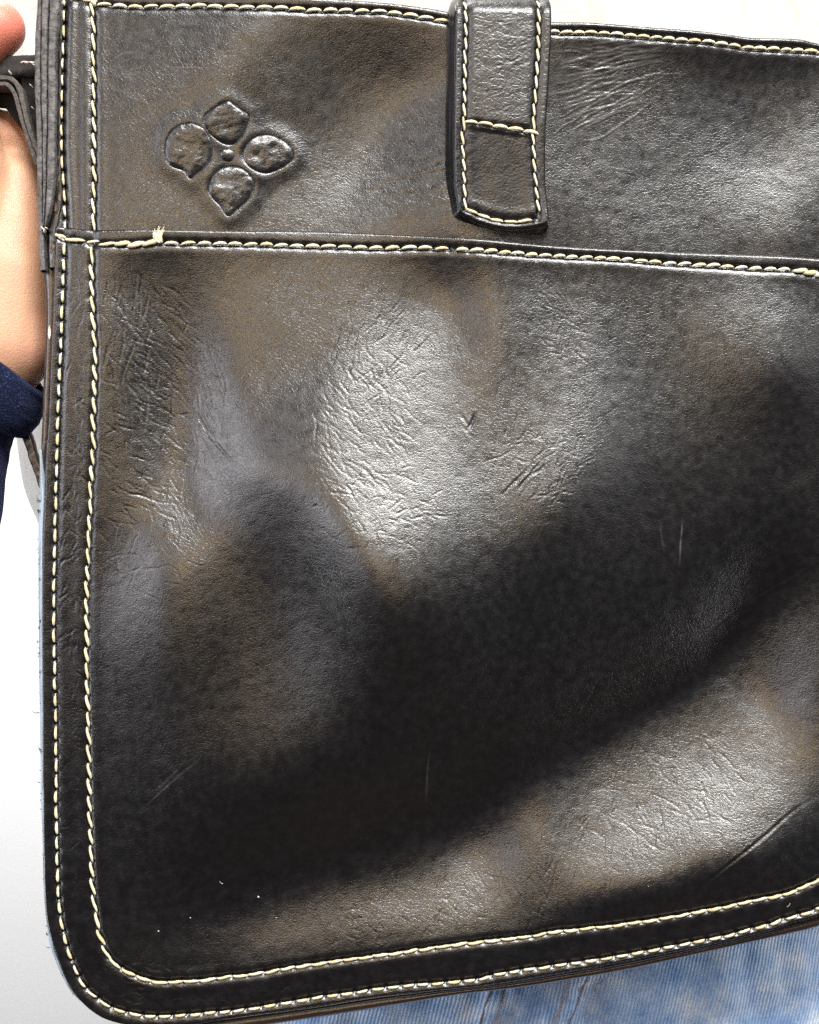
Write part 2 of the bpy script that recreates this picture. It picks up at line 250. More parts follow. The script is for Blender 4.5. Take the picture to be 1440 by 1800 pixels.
[0,-1,-1,0,2,4,2,-10,-40,-87,-143,-201,-254,-294,-307,-294,-266,-235,-212,-201,-198,-194,-190,-184,-178,-172,-165,-158,-152,-148,-146,-151,-160,-170,-179,-184,-185,-180,-167,-140,-100,-61,-48,-54,-64,-76,-88,-99,-108,-114,-121,-131,-145,-159,-169,-174,-172,-164,-150,-132,-110,-86,-62,-39,-16,2,14,14,0,-20,-39,-49,-51,-48,-42,-35,-28,-21,-15,-9,-4,1,5,8],
[0,-1,-1,0,2,4,2,-11,-41,-88,-146,-206,-262,-304,-318,-303,-271,-234,-204,-191,-187,-184,-179,-172,-163,-154,-143,-131,-121,-114,-112,-117,-126,-135,-143,-148,-151,-147,-134,-111,-76,-45,-37,-43,-52,-61,-70,-77,-84,-90,-99,-112,-128,-143,-156,-163,-163,-156,-143,-125,-102,-78,-52,-26,-2,18,30,30,15,-8,-30,-42,-46,-46,-42,-36,-29,-23,-16,-11,-5,0,5,10],
[0,-1,-1,0,3,5,2,-10,-41,-90,-149,-210,-267,-311,-325,-309,-275,-234,-198,-179,-174,-171,-165,-156,-143,-129,-114,-98,-85,-76,-75,-80,-89,-97,-104,-111,-115,-113,-102,-81,-52,-30,-26,-31,-38,-45,-50,-54,-57,-64,-75,-90,-108,-126,-141,-150,-152,-147,-136,-118,-97,-72,-46,-19,7,28,41,40,24,-2,-25,-38,-44,-44,-42,-37,-30,-24,-18,-12,-6,-1,4,11],
[0,-1,-1,0,3,5,3,-10,-41,-90,-150,-212,-270,-314,-328,-311,-276,-234,-192,-164,-156,-152,-144,-130,-113,-94,-75,-57,-43,-35,-36,-43,-51,-59,-67,-74,-79,-79,-70,-52,-29,-14,-12,-16,-21,-25,-28,-29,-32,-38,-50,-67,-86,-106,-123,-135,-140,-137,-128,-113,-94,-71,-46,-19,6,28,41,39,23,-2,-24,-37,-43,-45,-42,-37,-31,-25,-19,-13,-7,-2,3,7],
[0,-1,-1,0,2,5,3,-9,-40,-88,-149,-212,-270,-314,-329,-310,-275,-230,-184,-147,-130,-124,-112,-95,-73,-50,-28,-11,2,7,4,-4,-13,-21,-29,-37,-43,-44,-37,-24,-7,4,5,2,-1,-2,-3,-3,-5,-11,-23,-41,-63,-86,-105,-119,-126,-126,-120,-108,-93,-73,-51,-27,-3,17,28,26,11,-10,-29,-41,-46,-46,-44,-39,-33,-26,-19,-13,-7,-2,1,1],
[0,-1,-1,0,2,5,3,-9,-39,-86,-145,-209,-269,-313,-326,-306,-269,-222,-172,-127,-100,-88,-73,-51,-27,-1,21,38,49,50,44,35,27,19,10,1,-6,-8,-5,5,16,23,24,23,22,23,25,26,25,19,5,-15,-40,-65,-86,-102,-111,-114,-111,-103,-92,-77,-60,-40,-20,-3,6,4,-8,-25,-40,-48,-51,-50,-46,-40,-34,-27,-20,-13,-7,-1,4,10],
[0,0,-1,0,2,4,2,-9,-37,-83,-141,-205,-265,-310,-320,-298,-259,-210,-157,-107,-70,-49,-30,-5,22,49,71,87,95,93,85,76,67,59,50,40,32,28,29,34,40,44,46,46,47,50,54,57,57,50,35,12,-16,-43,-67,-85,-96,-101,-101,-97,-91,-81,-69,-55,-40,-27,-21,-24,-33,-45,-54,-58,-58,-55,-49,-43,-35,-28,-20,-13,-6,0,6,13],
[0,0,0,0,1,2,0,-10,-36,-79,-135,-198,-257,-300,-310,-286,-245,-194,-138,-84,-41,-10,15,42,71,99,120,135,140,135,126,117,108,100,91,81,72,66,64,65,68,70,71,72,75,80,85,89,89,81,65,40,9,-21,-48,-68,-82,-89,-92,-92,-89,-84,-78,-69,-59,-52,-49,-52,-58,-66,-70,-70,-67,-61,-53,-45,-37,-28,-20,-12,-5,1,7,12],
[0,0,0,1,1,1,-1,-11,-35,-75,-128,-188,-245,-288,-296,-271,-228,-174,-115,-58,-9,29,59,89,119,148,169,182,184,177,168,159,150,142,133,122,113,106,101,99,98,98,98,100,105,112,119,123,122,114,96,68,34,0,-29,-51,-67,-77,-83,-86,-87,-86,-84,-81,-77,-74,-74,-77,-82,-86,-86,-82,-75,-67,-58,-48,-38,-29,-20,-12,-4,3,9,12],
[0,0,1,1,0,-1,-3,-11,-33,-69,-118,-175,-231,-272,-280,-254,-209,-152,-90,-28,27,71,105,136,168,196,217,228,228,221,212,202,193,184,175,166,156,148,141,135,130,127,126,129,136,146,155,160,159,148,126,94,57,20,-12,-37,-55,-67,-75,-80,-84,-87,-90,-91,-92,-93,-96,-100,-103,-104,-101,-93,-84,-73,-62,-51,-40,-29,-20,-10,-2,6,13,20],
[0,0,0,0,-1,-2,-4,-11,-31,-63,-107,-160,-212,-252,-260,-234,-187,-128,-63,5,67,116,153,185,215,243,264,274,273,267,257,247,238,228,220,210,201,192,182,172,164,158,156,161,170,181,191,197,195,182,155,118,76,36,2,-25,-44,-58,-68,-76,-82,-89,-94,-99,-104,-109,-114,-119,-121,-120,-114,-104,-92,-79,-66,-53,-41,-30,-19,-9,0,9,16,21],
[0,0,0,0,-2,-3,-4,-11,-29,-57,-95,-142,-189,-226,-236,-212,-164,-104,-38,33,100,154,194,228,259,287,309,320,319,313,305,295,285,276,267,257,247,236,225,212,201,193,191,196,206,218,227,232,228,211,180,138,92,49,12,-16,-37,-52,-64,-74,-82,-91,-99,-107,-115,-122,-129,-134,-136,-133,-125,-113,-99,-85,-70,-56,-43,-30,-18,-7,3,13,23,32],
[0,0,0,-1,-3,-3,-4,-11,-27,-50,-82,-122,-163,-194,-205,-186,-140,-82,-18,48,112,168,215,255,291,324,352,368,369,363,355,345,335,326,316,306,295,282,268,254,240,230,228,233,243,254,262,264,257,235,199,152,103,57,19,-11,-34,-51,-64,-75,-85,-95,-105,-115,-125,-135,-143,-148,-149,-145,-135,-121,-106,-90,-74,-59,-44,-30,-17,-5,7,18,30,42],
[0,0,-1,-3,-4,-3,-4,-10,-24,-43,-68,-100,-132,-155,-167,-156,-116,-62,-4,54,110,163,213,261,305,347,387,416,421,417,407,397,388,378,367,356,344,329,313,296,281,269,266,271,280,290,295,293,281,253,211,160,108,60,21,-11,-35,-53,-67,-79,-90,-101,-113,-125,-137,-148,-157,-163,-163,-158,-146,-131,-114,-97,-79,-62,-46,-31,-17,-3,9,22,36,52],
[0,-1,-2,-3,-4,-3,-3,-10,-22,-36,-53,-73,-94,-110,-121,-119,-89,-42,8,57,105,153,202,252,303,354,407,455,475,470,462,452,442,431,419,407,393,376,358,339,321,308,303,306,313,320,321,315,297,263,216,162,109,60,19,-13,-38,-58,-73,-86,-98,-111,-124,-138,-152,-165,-175,-181,-181,-173,-160,-143,-124,-105,-85,-67,-49,-32,-17,-2,12,25,39,53],
[0,-1,-2,-4,-4,-2,-3,-10,-19,-28,-33,-40,-50,-59,-68,-73,-57,-20,21,61,101,144,189,238,292,350,414,477,520,525,517,508,498,486,472,458,442,423,402,381,361,346,338,337,340,341,338,327,303,264,214,160,106,57,15,-18,-44,-65,-81,-96,-109,-123,-138,-155,-172,-187,-200,-206,-205,-195,-179,-159,-138,-115,-93,-72,-52,-34,-16,-1,14,28,41,53],
[0,-1,-2,-4,-3,-1,-4,-11,-17,-17,-10,0,1,-4,-12,-19,-15,7,36,66,98,134,175,222,275,338,412,488,551,579,574,565,555,542,527,509,490,469,445,421,399,381,370,363,359,354,345,328,299,257,206,152,99,51,9,-25,-52,-74,-92,-108,-124,-140,-159,-179,-200,-219,-234,-241,-238,-225,-205,-180,-154,-128,-102,-78,-56,-35,-16,1,16,31,44,55],
[0,-1,-2,-4,-3,-2,-5,-12,-13,-5,13,35,50,51,44,36,32,39,53,72,95,125,161,203,256,323,404,490,566,618,631,621,610,596,580,559,537,512,486,459,434,413,396,383,372,359,343,319,286,243,192,140,88,41,1,-34,-62,-85,-105,-124,-142,-163,-186,-211,-237,-262,-279,-286,-280,-263,-236,-206,-174,-143,-113,-85,-60,-37,-16,2,19,35,50,64],
[0,-1,-2,-4,-3,-3,-7,-11,-7,9,33,63,90,101,96,85,73,66,67,75,91,114,145,185,237,306,391,482,568,636,671,672,661,646,628,605,580,552,522,491,462,437,415,395,377,357,334,304,267,223,174,124,75,30,-10,-45,-74,-99,-122,-144,-166,-192,-221,-253,-285,-314,-334,-341,-331,-307,-273,-235,-196,-158,-124,-92,-64,-38,-16,4,23,40,57,74],
[0,-1,-2,-4,-4,-4,-7,-9,1,23,52,86,119,140,140,125,104,85,75,76,85,102,129,167,219,287,372,466,559,639,693,712,706,690,670,646,618,586,552,517,484,452,424,398,373,347,318,284,244,200,153,105,58,15,-24,-59,-89,-116,-142,-168,-197,-229,-264,-303,-342,-376,-398,-402,-387,-355,-312,-264,-218,-174,-134,-98,-67,-39,-15,7,27,45,62,78],
[0,-1,-2,-4,-5,-5,-7,-5,11,38,71,107,143,168,173,156,127,100,83,76,79,92,115,151,201,267,350,444,542,632,699,735,740,727,706,681,650,615,576,536,497,460,425,393,362,330,296,259,218,174,129,83,39,-3,-41,-76,-108,-138,-168,-199,-234,-273,-316,-361,-407,-445,-467,-467,-444,-403,-349,-292,-238,-187,-142,-103,-69,-39,-13,10,31,50,69,88],
[0,-1,-2,-4,-5,-5,-6,1,22,52,88,126,162,189,196,178,147,115,91,77,75,83,103,137,184,247,327,420,519,616,693,742,759,753,735,708,675,636,593,548,503,460,419,381,345,308,270,230,189,146,102,58,16,-25,-63,-98,-132,-165,-200,-237,-278,-324,-374,-426,-476,-516,-536,-530,-498,-446,-382,-316,-254,-198,-148,-106,-69,-37,-10,14,36,56,75,93],
[0,-1,-2,-4,-5,-5,-4,7,33,67,104,143,179,206,213,195,164,129,100,81,73,78,95,126,170,230,306,395,493,591,676,734,763,765,751,725,690,648,601,551,501,452,407,363,322,281,241,199,157,114,72,29,-12,-51,-89,-126,-163,-200,-239,-282,-330,-382,-437,-495,-549,-588,-603,-588,-545,-481,-407,-332,-264,-203,-151,-106,-67,-35,-6,18,41,61,81,100],
[0,-1,-2,-4,-4,-3,0,15,44,81,119,158,194,220,226,209,178,142,109,86,74,75,90,119,161,217,288,372,466,562,649,714,751,762,752,728,692,647,597,543,489,436,386,339,295,251,208,165,123,80,38,-3,-44,-84,-123,-161,-201,-242,-286,-334,-387,-445,-505,-566,-621,-656,-662,-635,-580,-505,-422,-341,-268,-204,-150,-103,-64,-30,-2,24,46,68,88,110],
[0,-1,-2,-3,-4,-2,3,21,53,92,132,171,206,231,236,220,190,153,119,92,77,75,88,115,155,208,274,352,440,532,617,684,726,742,736,714,678,632,579,523,467,412,359,310,262,217,173,129,86,43,1,-40,-82,-122,-163,-204,-247,-292,-340,-393,-450,-512,-576,-638,-690,-717,-710,-670,-603,-518,-428,-342,-266,-201,-145,-98,-58,-25,4,29,52,74,95,115],
[0,-1,-2,-3,-4,-2,5,25,60,101,142,181,215,239,244,228,199,163,127,98,81,78,89,115,153,203,264,337,418,503,583,648,690,709,706,684,649,603,550,493,435,379,326,275,226,180,134,90,46,2,-40,-83,-125,-168,-211,-255,-301,-349,-401,-458,-518,-582,-647,-707,-751,-766,-746,-692,-614,-522,-426,-337,-260,-194,-138,-91,-51,-18,10,35,58,80,102,125],
[0,0,-2,-3,-3,-1,7,29,66,107,149,188,221,244,248,234,206,171,135,106,87,83,93,118,154,202,259,326,400,477,549,609,649,667,664,643,609,563,510,454,397,341,287,236,186,139,93,47,2,-42,-87,-131,-176,-221,-267,-314,-362,-414,-468,-526,-588,-652,-715,-769,-802,-802,-767,-702,-616,-518,-419,-328,-250,-184,-129,-82,-44,-11,16,41,63,85,106,129],
[0,0,-1,-3,-3,0,8,31,69,111,153,191,224,246,250,237,211,177,143,114,95,90,100,124,159,204,257,319,385,454,518,570,605,620,616,595,560,515,464,409,353,298,244,193,143,95,48,1,-45,-91,-138,-185,-233,-281,-330,-380,-431,-484,-539,-597,-658,-720,-776,-819,-837,-823,-777,-704,-611,-510,-408,-316,-238,-173,-118,-73,-36,-4,22,46,68,88,109,129],
[0,0,-1,-2,-2,0,8,31,68,111,153,192,224,245,250,238,215,183,151,123,105,100,109,132,166,208,258,314,374,434,489,532,561,571,564,542,507,463,413,359,305,250,198,146,96,47,-1,-48,-96,-145,-194,-245,-296,-347,-399,-451,-503,-557,-612,-668,-724,-778,-823,-850,-852,-828,-777,-699,-604,-499,-396,-303,-226,-161,-107,-64,-28,2,28,50,71,92,113,137],
[0,0,-1,-2,-3,-1,7,29,65,107,150,189,220,241,247,239,218,189,159,133,116,112,121,144,176,215,261,312,365,416,461,496,516,521,511,486,451,407,358,306,253,200,147,96,45,-4,-53,-103,-152,-203,-256,-309,-363,-418,-472,-525,-578,-630,-682,-732,-780,-820,-847,-857,-849,-821,-768,-690,-592,-486,-382,-289,-212,-149,-97,-55,-20,8,32,54,73,93,114,135],
[0,0,-1,-2,-3,-2,5,25,60,102,144,183,215,237,244,238,220,196,169,145,130,126,136,158,188,225,267,312,358,400,436,461,473,471,456,429,393,349,301,250,198,146,94,42,-9,-60,-111,-162,-214,-267,-322,-378,-434,-491,-546,-600,-651,-699,-744,-784,-816,-836,-844,-842,-829,-802,-752,-675,-577,-470,-366,-274,-198,-136,-86,-46,-14,13,36,55,74,93,113,136],
[0,0,-1,-2,-3,-2,4,22,55,96,138,177,209,232,241,238,224,203,180,159,146,144,154,175,203,237,275,315,353,386,411,426,430,421,401,371,333,289,241,191,140,88,36,-16,-68,-120,-173,-226,-281,-336,-392,-449,-507,-563,-618,-669,-716,-757,-791,-815,-827,-827,-821,-810,-796,-771,-726,-652,-556,-450,-347,-257,-183,-124,-77,-39,-8,16,37,56,73,91,109,128],
[0,0,-1,-2,-3,-3,3,20,51,91,132,171,204,227,239,239,228,212,192,175,164,163,173,193,220,251,284,318,348,371,386,392,386,370,345,311,271,226,178,129,78,27,-25,-77,-130,-184,-239,-294,-351,-408,-465,-522,-578,-632,-683,-728,-767,-795,-813,-819,-814,-801,-786,-769,-751,-726,-686,-620,-528,-425,-324,-237,-168,-112,-68,-32,-4,18,37,54,70,86,105,127],
[0,0,-1,-2,-3,-3,3,19,49,87,127,166,199,223,237,240,234,221,206,192,184,184,194,213,237,265,293,320,341,354,359,354,340,318,287,250,207,161,113,63,13,-38,-89,-142,-196,-251,-307,-364,-422,-480,-537,-591,-643,-691,-733,-768,-792,-805,-807,-799,-784,-766,-745,-722,-697,-667,-629,-573,-491,-394,-299,-217,-152,-100,-59,-27,-1,19,36,50,65,79,96,115],
[0,0,-1,-2,-3,-2,3,18,46,83,122,160,194,219,235,241,239,230,219,209,204,205,215,231,252,276,298,317,328,332,326,313,291,261,226,185,140,93,44,-6,-56,-106,-157,-210,-263,-319,-375,-433,-492,-549,-602,-651,-694,-731,-760,-779,-788,-788,-780,-765,-745,-722,-697,-670,-637,-601,-561,-513,-444,-358,-270,-195,-136,-89,-52,-22,0,18,33,45,57,70,86,108],
[0,0,-1,-1,-2,-1,3,17,44,78,116,154,187,214,232,242,243,239,232,225,222,224,232,246,263,280,295,305,307,301,287,265,236,201,161,117,71,22,-28,-77,-127,-177,-227,-278,-331,-385,-441,-497,-554,-607,-654,-694,-724,-744,-756,-760,-758,-751,-738,-720,-697,-671,-642,-609,-573,-533,-491,-445,-387,-314,-238,-172,-120,-77,-44,-19,1,16,28,38,47,56,69,88],
[0,0,0,-1,-1,-1,3,16,41,73,109,146,179,207,228,240,246,245,242,238,236,238,244,254,265,275,281,281,275,260,239,210,176,137,93,47,-2,-52,-102,-151,-200,-249,-297,-345,-395,-446,-499,-551,-603,-648,-685,-710,-725,-730,-728,-723,-714,-702,-686,-665,-640,-611,-579,-543,-504,-462,-419,-374,-323,-263,-202,-147,-102,-65,-37,-15,1,14,23,30,35,40,44,51],
[0,0,0,0,-1,0,3,14,37,67,102,137,170,199,221,236,245,248,248,246,244,245,247,251,255,257,255,247,232,211,184,150,112,69,23,-26,-76,-127,-177,-226,-273,-319,-363,-407,-452,-497,-543,-588,-630,-664,-688,-699,-700,-695,-686,-675,-661,-645,-625,-602,-574,-543,-509,-472,-431,-389,-346,-302,-257,-209,-162,-119,-82,-52,-29,-11,2,11,18,22,24,23,15,-11],
[0,0,0,0,-1,0,2,13,33,61,93,127,159,187,211,228,239,244,245,244,242,240,238,235,232,226,216,201,181,154,122,85,44,-2,-50,-100,-151,-202,-252,-299,-344,-386,-424,-460,-495,-531,-566,-601,-630,-651,-663,-665,-660,-650,-636,-620,-601,-581,-557,-531,-501,-469,-434,-395,-355,-313,-271,-230,-191,-153,-118,-86,-59,-37,-20,-7,2,8,13,15,15,13,6,-5],
[0,0,0,0,0,0,2,11,30,55,85,116,146,174,197,214,226,232,233,231,226,220,214,205,195,183,167,146,121,91,56,17,-26,-73,-122,-173,-224,-275,-324,-369,-410,-445,-475,-499,-522,-543,-564,-585,-603,-615,-619,-617,-609,-595,-578,-558,-535,-510,-483,-454,-422,-388,-353,-314,-274,-234,-194,-158,-126,-96,-71,-52,-35,-22,-11,-3,2,6,8,9,8,6,3,-1],
[0,0,0,0,0,-1,2,10,26,49,76,105,133,158,179,195,206,210,210,205,198,188,176,163,147,129,109,85,57,24,-12,-52,-96,-143,-192,-243,-294,-344,-391,-433,-469,-495,-513,-522,-527,-531,-539,-549,-558,-564,-565,-560,-549,-533,-513,-489,-463,-434,-404,-372,-338,-303,-267,-230,-191,-153,-117,-85,-59,-40,-27,-19,-12,-7,-3,0,3,4,5,5,4,2,1,-1],
[0,0,0,0,0,0,2,9,23,44,67,93,117,140,158,171,179,181,177,169,158,144,128,110,90,69,45,19,-11,-44,-80,-120,-163,-209,-258,-308,-358,-406,-450,-488,-516,-532,-535,-527,-513,-502,-498,-500,-504,-506,-503,-495,-482,-463,-441,-415,-385,-353,-319,-285,-249,-214,-179,-143,-107,-73,-42,-16,3,11,12,9,6,4,3,3,3,3,2,2,1,1,0,-1],
[0,0,0,0,0,0,1,8,20,38,58,80,101,119,133,142,146,144,137,125,110,92,72,50,28,4,-21,-48,-78,-110,-145,-183,-225,-269,-316,-364,-411,-457,-498,-530,-549,-552,-539,-513,-484,-460,-447,-444,-444,-443,-437,-425,-409,-388,-363,-334,-303,-268,-233,-196,-159,-124,-91,-57,-25,3,27,45,53,50,40,28,18,10,6,3,2,1,1,0,0,0,-1,-1],
[0,0,0,0,0,0,1,7,17,32,49,66,83,96,106,110,109,103,91,75,56,34,11,-13,-38,-63,-88,-114,-141,-171,-204,-239,-278,-319,-363,-407,-451,-493,-529,-555,-564,-554,-526,-484,-441,-408,-389,-383,-380,-376,-366,-351,-331,-307,-280,-250,-216,-181,-145,-107,-70,-35,-4,26,52,74,88,92,86,71,53,36,21,11,5,2,1,0,0,0,0,0,0,0],
[0,0,0,0,0,0,1,5,14,26,39,52,64,72,76,76,70,59,43,23,0,-25,-51,-77,-102,-127,-151,-174,-199,-226,-254,-286,-320,-357,-395,-434,-472,-508,-538,-556,-556,-536,-496,-443,-389,-349,-327,-318,-313,-306,-292,-272,-249,-223,-194,-163,-129,-93,-58,-21,15,49,79,104,122,132,129,115,95,73,52,33,18,8,3,1,0,0,0,0,0,0,0,0],
[0,0,0,0,0,0,1,4,11,19,28,37,44,47,47,41,30,15,-5,-29,-55,-82,-110,-137,-162,-185,-206,-227,-247,-269,-293,-320,-348,-379,-410,-440,-469,-496,-517,-528,-523,-498,-451,-392,-334,-289,-264,-253,-244,-232,-214,-190,-164,-136,-107,-76,-43,-10,22,55,88,117,142,156,160,153,134,109,83,59,39,22,10,4,1,0,-1,0,0,0,0,0,0,0],
[0,0,0,1,1,1,1,3,7,12,18,22,24,23,17,7,-8,-28,-51,-77,-105,-134,-162,-189,-213,-233,-250,-266,-281,-298,-317,-337,-360,-383,-404,-423,-442,-458,-469,-473,-465,-439,-393,-334,-277,-235,-208,-191,-174,-154,-131,-106,-78,-49,-20,9,38,66,92,115,134,149,157,156,146,129,106,80,56,37,22,11,4,0,-1,-1,-1,0,0,0,0,0,0,0],
[0,0,1,1,2,2,1,2,4,6,7,8,5,0,-10,-24,-43,-65,-91,-118,-147,-176,-204,-229,-249,-265,-277,-287,-297,-308,-320,-334,-350,-366,-377,-386,-394,-401,-403,-399,-388,-364,-323,-270,-221,-185,-159,-135,-108,-78,-51,-25,1,29,57,83,105,123,134,137,135,131,124,113,98,81,62,44,29,18,11,5,1,-1,-1,-1,0,0,0,0,0,0,0,0],
[0,0,1,2,3,3,2,1,1,0,-2,-6,-12,-21,-34,-51,-72,-96,-122,-150,-177,-204,-229,-250,-265,-275,-280,-283,-287,-292,-297,-306,-317,-326,-329,-331,-332,-331,-327,-317,-303,-282,-248,-206,-166,-136,-112,-84,-50,-16,15,39,61,83,103,118,126,127,121,109,96,83,70,58,46,35,26,18,12,8,6,3,0,0,-1,0,0,0,0,1,1,1,-1,-6],
[0,1,2,4,4,4,2,0,-2,-6,-10,-17,-26,-38,-53,-71,-93,-116,-142,-167,-192,-214,-233,-248,-256,-258,-256,-254,-252,-251,-251,-255,-260,-263,-264,-261,-257,-251,-243,-233,-219,-201,-177,-146,-115,-89,-64,-35,-3,28,53,69,81,89,95,96,92,84,72,59,47,36,28,21,15,11,8,5,4,3,2,1,0,0,-1,0,0,0,1,1,2,2,2,-1],
[0,1,3,5,5,4,2,-1,-4,-9,-16,-25,-35,-48,-64,-82,-102,-124,-146,-167,-187,-203,-215,-222,-223,-219,-212,-205,-198,-193,-190,-188,-187,-186,-185,-182,-176,-168,-158,-149,-139,-127,-111,-91,-69,-45,-21,3,25,43,53,57,57,56,53,49,44,37,30,23,17,12,8,5,3,1,0,-1,-1,-1,0,0,-1,-2,-2,-2,-1,0,1,2,3,5,6,9],
[0,2,4,6,5,4,2,-1,-6,-12,-20,-29,-39,-52,-65,-81,-98,-116,-132,-148,-162,-172,-176,-177,-174,-166,-156,-146,-136,-128,-123,-119,-114,-109,-107,-104,-98,-90,-81,-73,-66,-59,-50,-39,-25,-10,5,17,26,31,32,30,27,24,21,18,16,13,10,7,4,2,0,-2,-4,-5,-6,-7,-8,-7,-5,-5,-6,-6,-6,-5,-3,-2,0,2,4,7,10,14],
[0,2,4,5,3,2,0,-2,-6,-12,-20,-28,-37,-47,-58,-69,-80,-92,-102,-112,-119,-124,-124,-121,-114,-106,-95,-84,-74,-66,-61,-55,-49,-43,-40,-37,-33,-26,-20,-15,-12,-9,-6,-2,2,7,12,16,17,17,16,13,11,9,7,5,3,1,0,-2,-3,-5,-6,-9,-12,-16,-20,-23,-25,-24,-21,-18,-16,-14,-12,-10,-7,-4,-2,2,5,9,13,19],
[0,2,3,2,1,-1,-1,-2,-5,-10,-16,-23,-30,-36,-43,-49,-54,-59,-64,-68,-70,-70,-68,-62,-54,-47,-39,-30,-22,-17,-13,-9,-5,-1,1,2,4,6,9,11,12,12,12,11,11,11,11,11,11,9,7,5,3,1,0,-2,-4,-6,-8,-10,-13,-16,-20,-26,-33,-41,-47,-52,-53,-50,-44,-37,-32,-27,-22,-17,-12,-8,-4,0,5,9,15,22],
[1,1,0,-2,-3,-4,-4,-3,-4,-7,-11,-15,-19,-22,-25,-27,-28,-28,-28,-28,-26,-23,-20,-15,-9,-5,-2,2,5,7,8,10,12,13,14,14,14,16,17,18,18,17,15,13,10,8,7,6,5,3,1,-1,-3,-5,-8,-12,-16,-20,-25,-30,-36,-43,-50,-59,-68,-77,-84,-88,-88,-82,-73,-61,-51,-41,-33,-25,-18,-12,-6,-1,4,9,15,22],
[1,-1,-3,-8,-9,-8,-7,-5,-3,-4,-5,-7,-8,-9,-10,-9,-8,-6,-5,-3,0,2,5,8,10,11,11,11,11,11,11,12,12,13,13,14,14,15,15,15,14,12,10,7,5,3,2,0,-2,-4,-7,-10,-14,-19,-25,-32,-39,-47,-55,-63,-71,-79,-88,-97,-107,-116,-122,-125,-123,-115,-102,-86,-70,-56,-43,-33,-24,-16,-9,-3,2,8,13,18],
[0,-2,-5,-11,-11,-8,-7,-4,-3,-2,-1,-2,-2,-2,-1,0,1,2,4,5,7,9,10,11,12,12,11,10,8,7,7,7,7,7,7,7,8,8,8,8,7,6,4,2,0,-1,-3,-5,-7,-11,-16,-22,-28,-36,-45,-54,-64,-74,-83,-93,-102,-111,-120,-130,-139,-147,-153,-154,-150,-141,-125,-105,-86,-68,-53,-40,-29,-20,-12,-5,1,7,13,20],
[1,-1,-4,-8,-8,-6,-4,-2,-1,0,0,0,1,1,2,2,3,4,5,6,6,7,7,7,7,7,6,5,3,3,2,2,2,2,1,1,2,2,2,2,1,0,-1,-2,-3,-5,-6,-9,-12,-17,-23,-31,-39,-48,-59,-69,-81,-92,-103,-113,-123,-133,-143,-152,-161,-168,-172,-172,-166,-155,-138,-118,-97,-77,-60,-45,-32,-22,-14,-7,-1,5,12,20],
[1,-1,-2,-4,-4,-3,-2,-1,0,0,1,1,1,1,1,2,2,2,3,3,3,3,3,3,2,2,1,0,0,-1,-1,-2,-2,-2,-3,-3,-3,-3,-3,-3,-4,-4,-5,-5,-6,-7,-9,-12,-16,-21,-28,-36,-46,-57,-68,-80,-92,-104,-116,-127,-137,-148,-158,-167,-176,-182,-185,-183,-176,-163,-146,-125,-103,-82,-63,-47,-34,-23,-14,-8,-2,3,8,14],
[0,0,-1,-2,-2,-1,0,0,0,0,0,0,1,1,1,1,1,1,1,1,0,0,0,-1,-1,-2,-2,-3,-3,-4,-4,-5,-5,-6,-7,-7,-7,-7,-8,-8,-8,-8,-8,-8,-8,-9,-10,-13,-17,-23,-31,-40,-50,-62,-74,-87,-100,-112,-124,-136,-147,-157,-168,-177,-185,-191,-193,-191,-182,-169,-150,-128,-105,-83,-63,-47,-33,-22,-14,-7,-3,1,4,6],
[0,0,0,0,0,1,1,1,1,0,0,0,0,0,0,0,0,0,-1,-1,-2,-2,-3,-3,-4,-5,-5,-6,-6,-6,-7,-7,-8,-9,-10,-11,-11,-11,-12,-12,-12,-11,-11,-10,-9,-9,-10,-13,-17,-23,-32,-41,-53,-65,-78,-92,-105,-118,-130,-142,-153,-164,-174,-184,-193,-199,-202,-199,-189,-174,-154,-130,-105,-81,-60,-43,-29,-18,-11,-6,-2,0,1,0],
[0,0,0,0,1,2,3,3,1,0,0,0,0,0,0,-1,-1,-1,-2,-2,-4,-4,-5,-5,-6,-7,-8,-9,-9,-9,-9,-10,-11,-12,-14,-15,-15,-15,-15,-16,-16,-15,-14,-12,-10,-9,-9,-11,-15,-22,-30,-40,-53,-67,-81,-96,-110,-123,-135,-146,-157,-168,-179,-190,-200,-208,-212,-210,-199,-182,-159,-131,-103,-76,-53,-35,-21,-12,-6,-3,-1,0,1,1],
[0,0,0,1,2,4,5,5,2,0,-1,-1,-1,-1,0,-2,-2,-2,-2,-4,-6,-6,-7,-7,-8,-10,-12,-13,-12,-11,-11,-12,-13,-15,-17,-20,-20,-19,-19,-20,-20,-19,-17,-14,-10,-7,-5,-6,-11,-18,-27,-37,-51,-67,-83,-99,-114,-128,-139,-151,-160,-171,-182,-195,-209,-220,-228,-226,-215,-195,-166,-132,-98,-67,-41,-21,-10,-2,1,1,1,1,3,4],
[0,0,0,0,4,5,10,9,2,-3,-3,0,-2,-2,2,-3,-4,-1,-2,-4,-11,-8,-9,-8,-10,-13,-16,-19,-14,-12,-11,-13,-16,-17,-20,-28,-24,-22,-20,-24,-27,-23,-20,-17,-10,-3,0,4,-4,-14,-20,-31,-48,-66,-84,-104,-119,-136,-144,-156,-163,-172,-184,-199,-218,-234,-254,-251,-238,-216,-179,-133,-89,-53,-21,-1,6,13,9,6,1,1,4,0],
]
G = np.array(BULGE, float) / 10.0 if BULGE else np.zeros((GNY, GNX))

